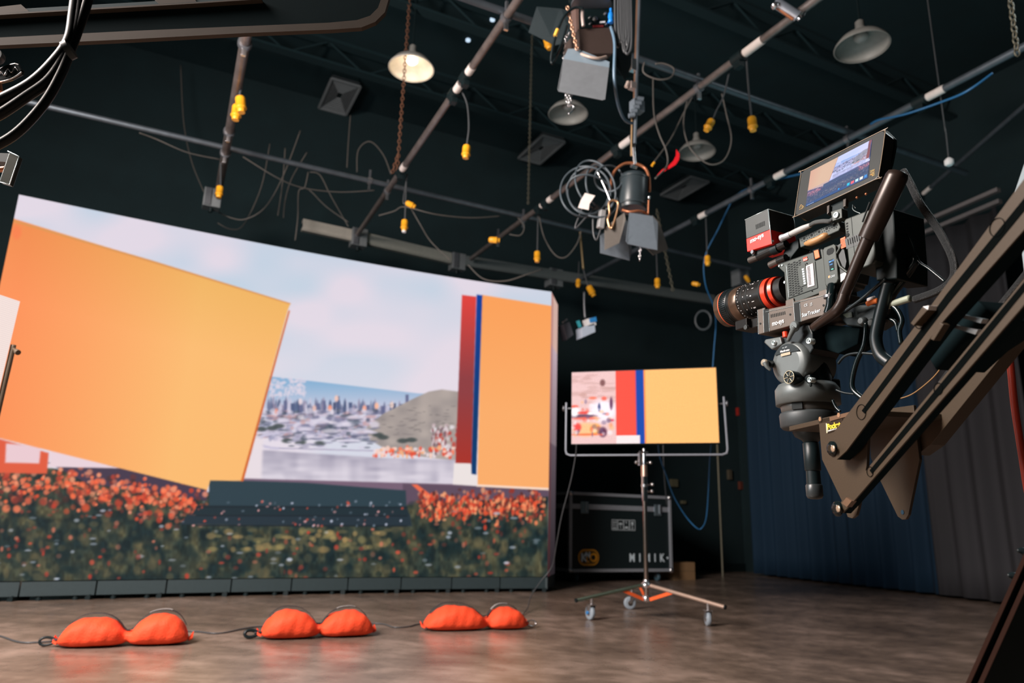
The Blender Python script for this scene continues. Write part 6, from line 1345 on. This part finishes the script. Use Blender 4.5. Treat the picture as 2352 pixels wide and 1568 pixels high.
# ---------------------------------------------------------------- left foreground pieces
YL = 1.35; k2 = lambda x, y, d=0: atY(x, y, YL+d)
fr2 = thing('overhead_frame', k2(300, 60), 'large rounded black frame crossing the top left corner', 'frame')
OF = mat('frame_brown_lip', (.050, .040, .032), .7, spec=.15)
low = [(-120, 108), (0, 104), (300, 90), (560, 76), (760, 68), (830, 63), (862, 50), (884, 28), (895, -10), (898, -60)]
inn_ = [(-120, 90), (0, 86), (300, 71), (560, 60), (755, 52), (820, 46), (850, 36), (868, 18), (878, -10), (880, -60)]
mb = MB(); n = len(low); vs = [k2(*p_) for p_ in low]+[k2(*p_) for p_ in inn_]; vs2 = [v_+np.array([0, .012, 0]) for v_ in vs]
mb.add(vs+vs2, [[i, i+1, n+i+1, n+i] for i in range(n-1)]+[[2*n+i, 2*n+n+i, 2*n+n+i+1, 2*n+i+1] for i in range(n-1)]+[[i, 2*n+i, 2*n+i+1, i+1] for i in range(n-1)]+[[n+i, n+i+1, 3*n+i+1, 3*n+i] for i in range(n-1)], OF); mb.build('rounded_lip', fr2)
mb = MB(); poly = inn_+[(600, -60), (600, -5), (450, 8), (300, 17), (70, 30), (-120, 42)]; mb.prism([k2(x, y, .013) for x, y in poly], np.array([0, .02, .03]), mat('matt_black', (.004, .010, .012), .9, spec=.05)); mb.build('web', fr2)
mb = MB(); mb.prism([k2(*p_, .0) for p_ in ((-120, 42), (70, 30), (300, 17), (450, 8), (600, -2), (600, -5), (450, 5), (300, 13), (70, 27), (-120, 36))], np.array([0, .03, 0]), OF); mb.prism([k2(*p_, .02) for p_ in ((-40, 20), (48, 10), (72, 31), (-40, 40))], np.array([0, .02, 0]), OF); mb.prism([k2(*p_, .02) for p_ in ((350, -8), (440, -12), (455, 9), (368, 13))], np.array([0, .02, 0]), OF); mb.build('inner_strip', fr2)
def lc_(pts, r, l, m=mat('cable_jacket', (.003, .006, .007), .38, spec=.14), Y=1.22):
    mb = MB(); mb.tube([atY(x, y, Y) for x, y in pts], r, m, seg=14); return tag(mb.build('thick_cable'), l, 'cable')
lc_([(212, -40), (196, 20), (175, 80), (158, 125), (140, 170), (110, 225), (70, 275), (25, 315), (-40, 350)], .009, 'thick glossy black cable sweeping down from the top left frame, outermost of three')
lc_([(180, -40), (172, 30), (160, 95), (120, 150), (70, 195), (0, 232), (-40, 250)], .012, 'thick black cable in the top left corner, uppermost of three')
lc_([(190, -40), (180, 50), (160, 105), (118, 178), (60, 222), (0, 262), (-40, 280)], .010, 'black cable in the top left corner between the other two')
mb = MB(); mb.cyl(atY(152, 118, 1.19), atY(164, 112, 1.19), .018, BLK, seg=14); tag(mb.build('cable_tie'), 'black tie wrapped around the three cables at the top left', 'cable tie')
kn = thing('clamp_lever', k2(10, 190), 'glossy black clamp lever with a scalloped grip at the left edge', 'clamp')
mb = MB(); mb.prism([k2(x, y) for x, y in ((-40, 178), (-10, 160), (12, 148), (34, 143), (43, 146), (51, 160), (48, 168), (25, 180), (0, 187), (-40, 192))], np.array([0, .010, 0]), BLKG); lv = mb.build('lever', kn, bevel=.003)
mb = MB(); mb.tube([k2(x, y, -.002) for x, y in ((-5, 170), (3, 165), (10, 172), (18, 158), (26, 166), (34, 155), (41, 162))], .0012, SILV, seg=6); mb.tube([k2(-20, 190, -.001), k2(10, 186, -.001), k2(35, 176, -.001), k2(50, 165, -.001)], .0014, SILV, seg=6); mb.build('bright_edge', lv)
mb = MB(); mb.lathe(k2(-2, 138), nrm(np.array([.1, -1, 0])), [(0, .012), (.004, .0155), (.02, .0155)], CHAR, 24); mb.cyl(k2(-4, 195), k2(-2, 212), .007, COP, seg=12); mb.build('hub', kn)
br_ = thing('metal_bracket', k2(20, 425), 'dark metal bracket with bright edges at the left edge under the cables', 'bracket')
mb = MB(); mb.prism([k2(x, y) for x, y in ((21, 351), (44, 359), (22, 424), (-2, 417))], np.array([0, .012, 0]), mat('bracket_dark', (.07, .075, .065), .3, .7)); pb_ = mb.build('plate', br_, bevel=.001)
mb = MB(); mb.tube([k2(x, y, -.001) for x, y in ((18, 347), (44, 359), (22, 424), (-4, 417))], .0010, EDGE, sub=1, seg=6); mb.build('bright_edge', pb_)
mb = MB(); mb.prism([k2(x, y, .02) for x, y in ((-30, 350), (22, 352), (14, 372), (-30, 368))], np.array([0, .02, 0]), CHAR); mb.cyl(k2(-30, 392, .02), k2(12, 388, .02), .006, COP, seg=12); mb.build('arm', br_)
# left LED panel on its yoke
YP = 3.0; k3 = lambda x, y, d=0: atY(x, y, YP+d)
lpn = thing('led_panel', np.array([*k3(-60, 1100)[:2], k3(-60, 1100)[2]]), 'glowing white-pink LED panel corner at the left edge of the frame', 'LED panel')
cs4 = [k3(46, 692, .1), k3(-260, 590, -.35), k3(-350, 900, -.35), k3(-18, 965, .1)]
e1, e2 = np.meshgrid(np.linspace(0, 1, 60), np.linspace(0, 1, 40))
Pm = (cs4[0]*(1-e1[..., None])+cs4[1]*e1[..., None])*(1-e2[..., None])+(cs4[3]*(1-e1[..., None])+cs4[2]*e1[..., None])*e2[..., None]
screen_mesh('display', Pm, np.ones((40, 60, 3))*s2l((252, 232, 226)), screen_mat('left_panel_picture', 1.0, grid=(90, 60), gdepth=.12), lpn)
mb = MB(); n_ = nrm(np.cross(cs4[1]-cs4[0], cs4[3]-cs4[0])); n_ = n_ if n_[1] > 0 else -n_; mb.prism([p_+n_*.004 for p_ in cs4], n_*.05, BLK); mb.build('housing', lpn)
ykm = mat('brown_yoke', (.12, .085, .055), .5, .3)
mb = MB(); mb.tube([k3(31, 792, .12), k3(20, 840, .12), k3(8, 890, .12), k3(-14, 985, .12), k3(-30, 1050, .12)], .011, ykm, seg=12); y3 = mb.build('yoke', lpn)
mb = MB(); mb.cyl(k3(29, 800, .12), k3(42, 809, .10), .008, ykm, seg=12); mb.lathe(k3(38, 807, .10), nrm(k3(42, 809, .1)-k3(29, 800, .12)), [(0, .012), (.015, .012)], ykm, 12); mb.build('tilt_knob', y3)
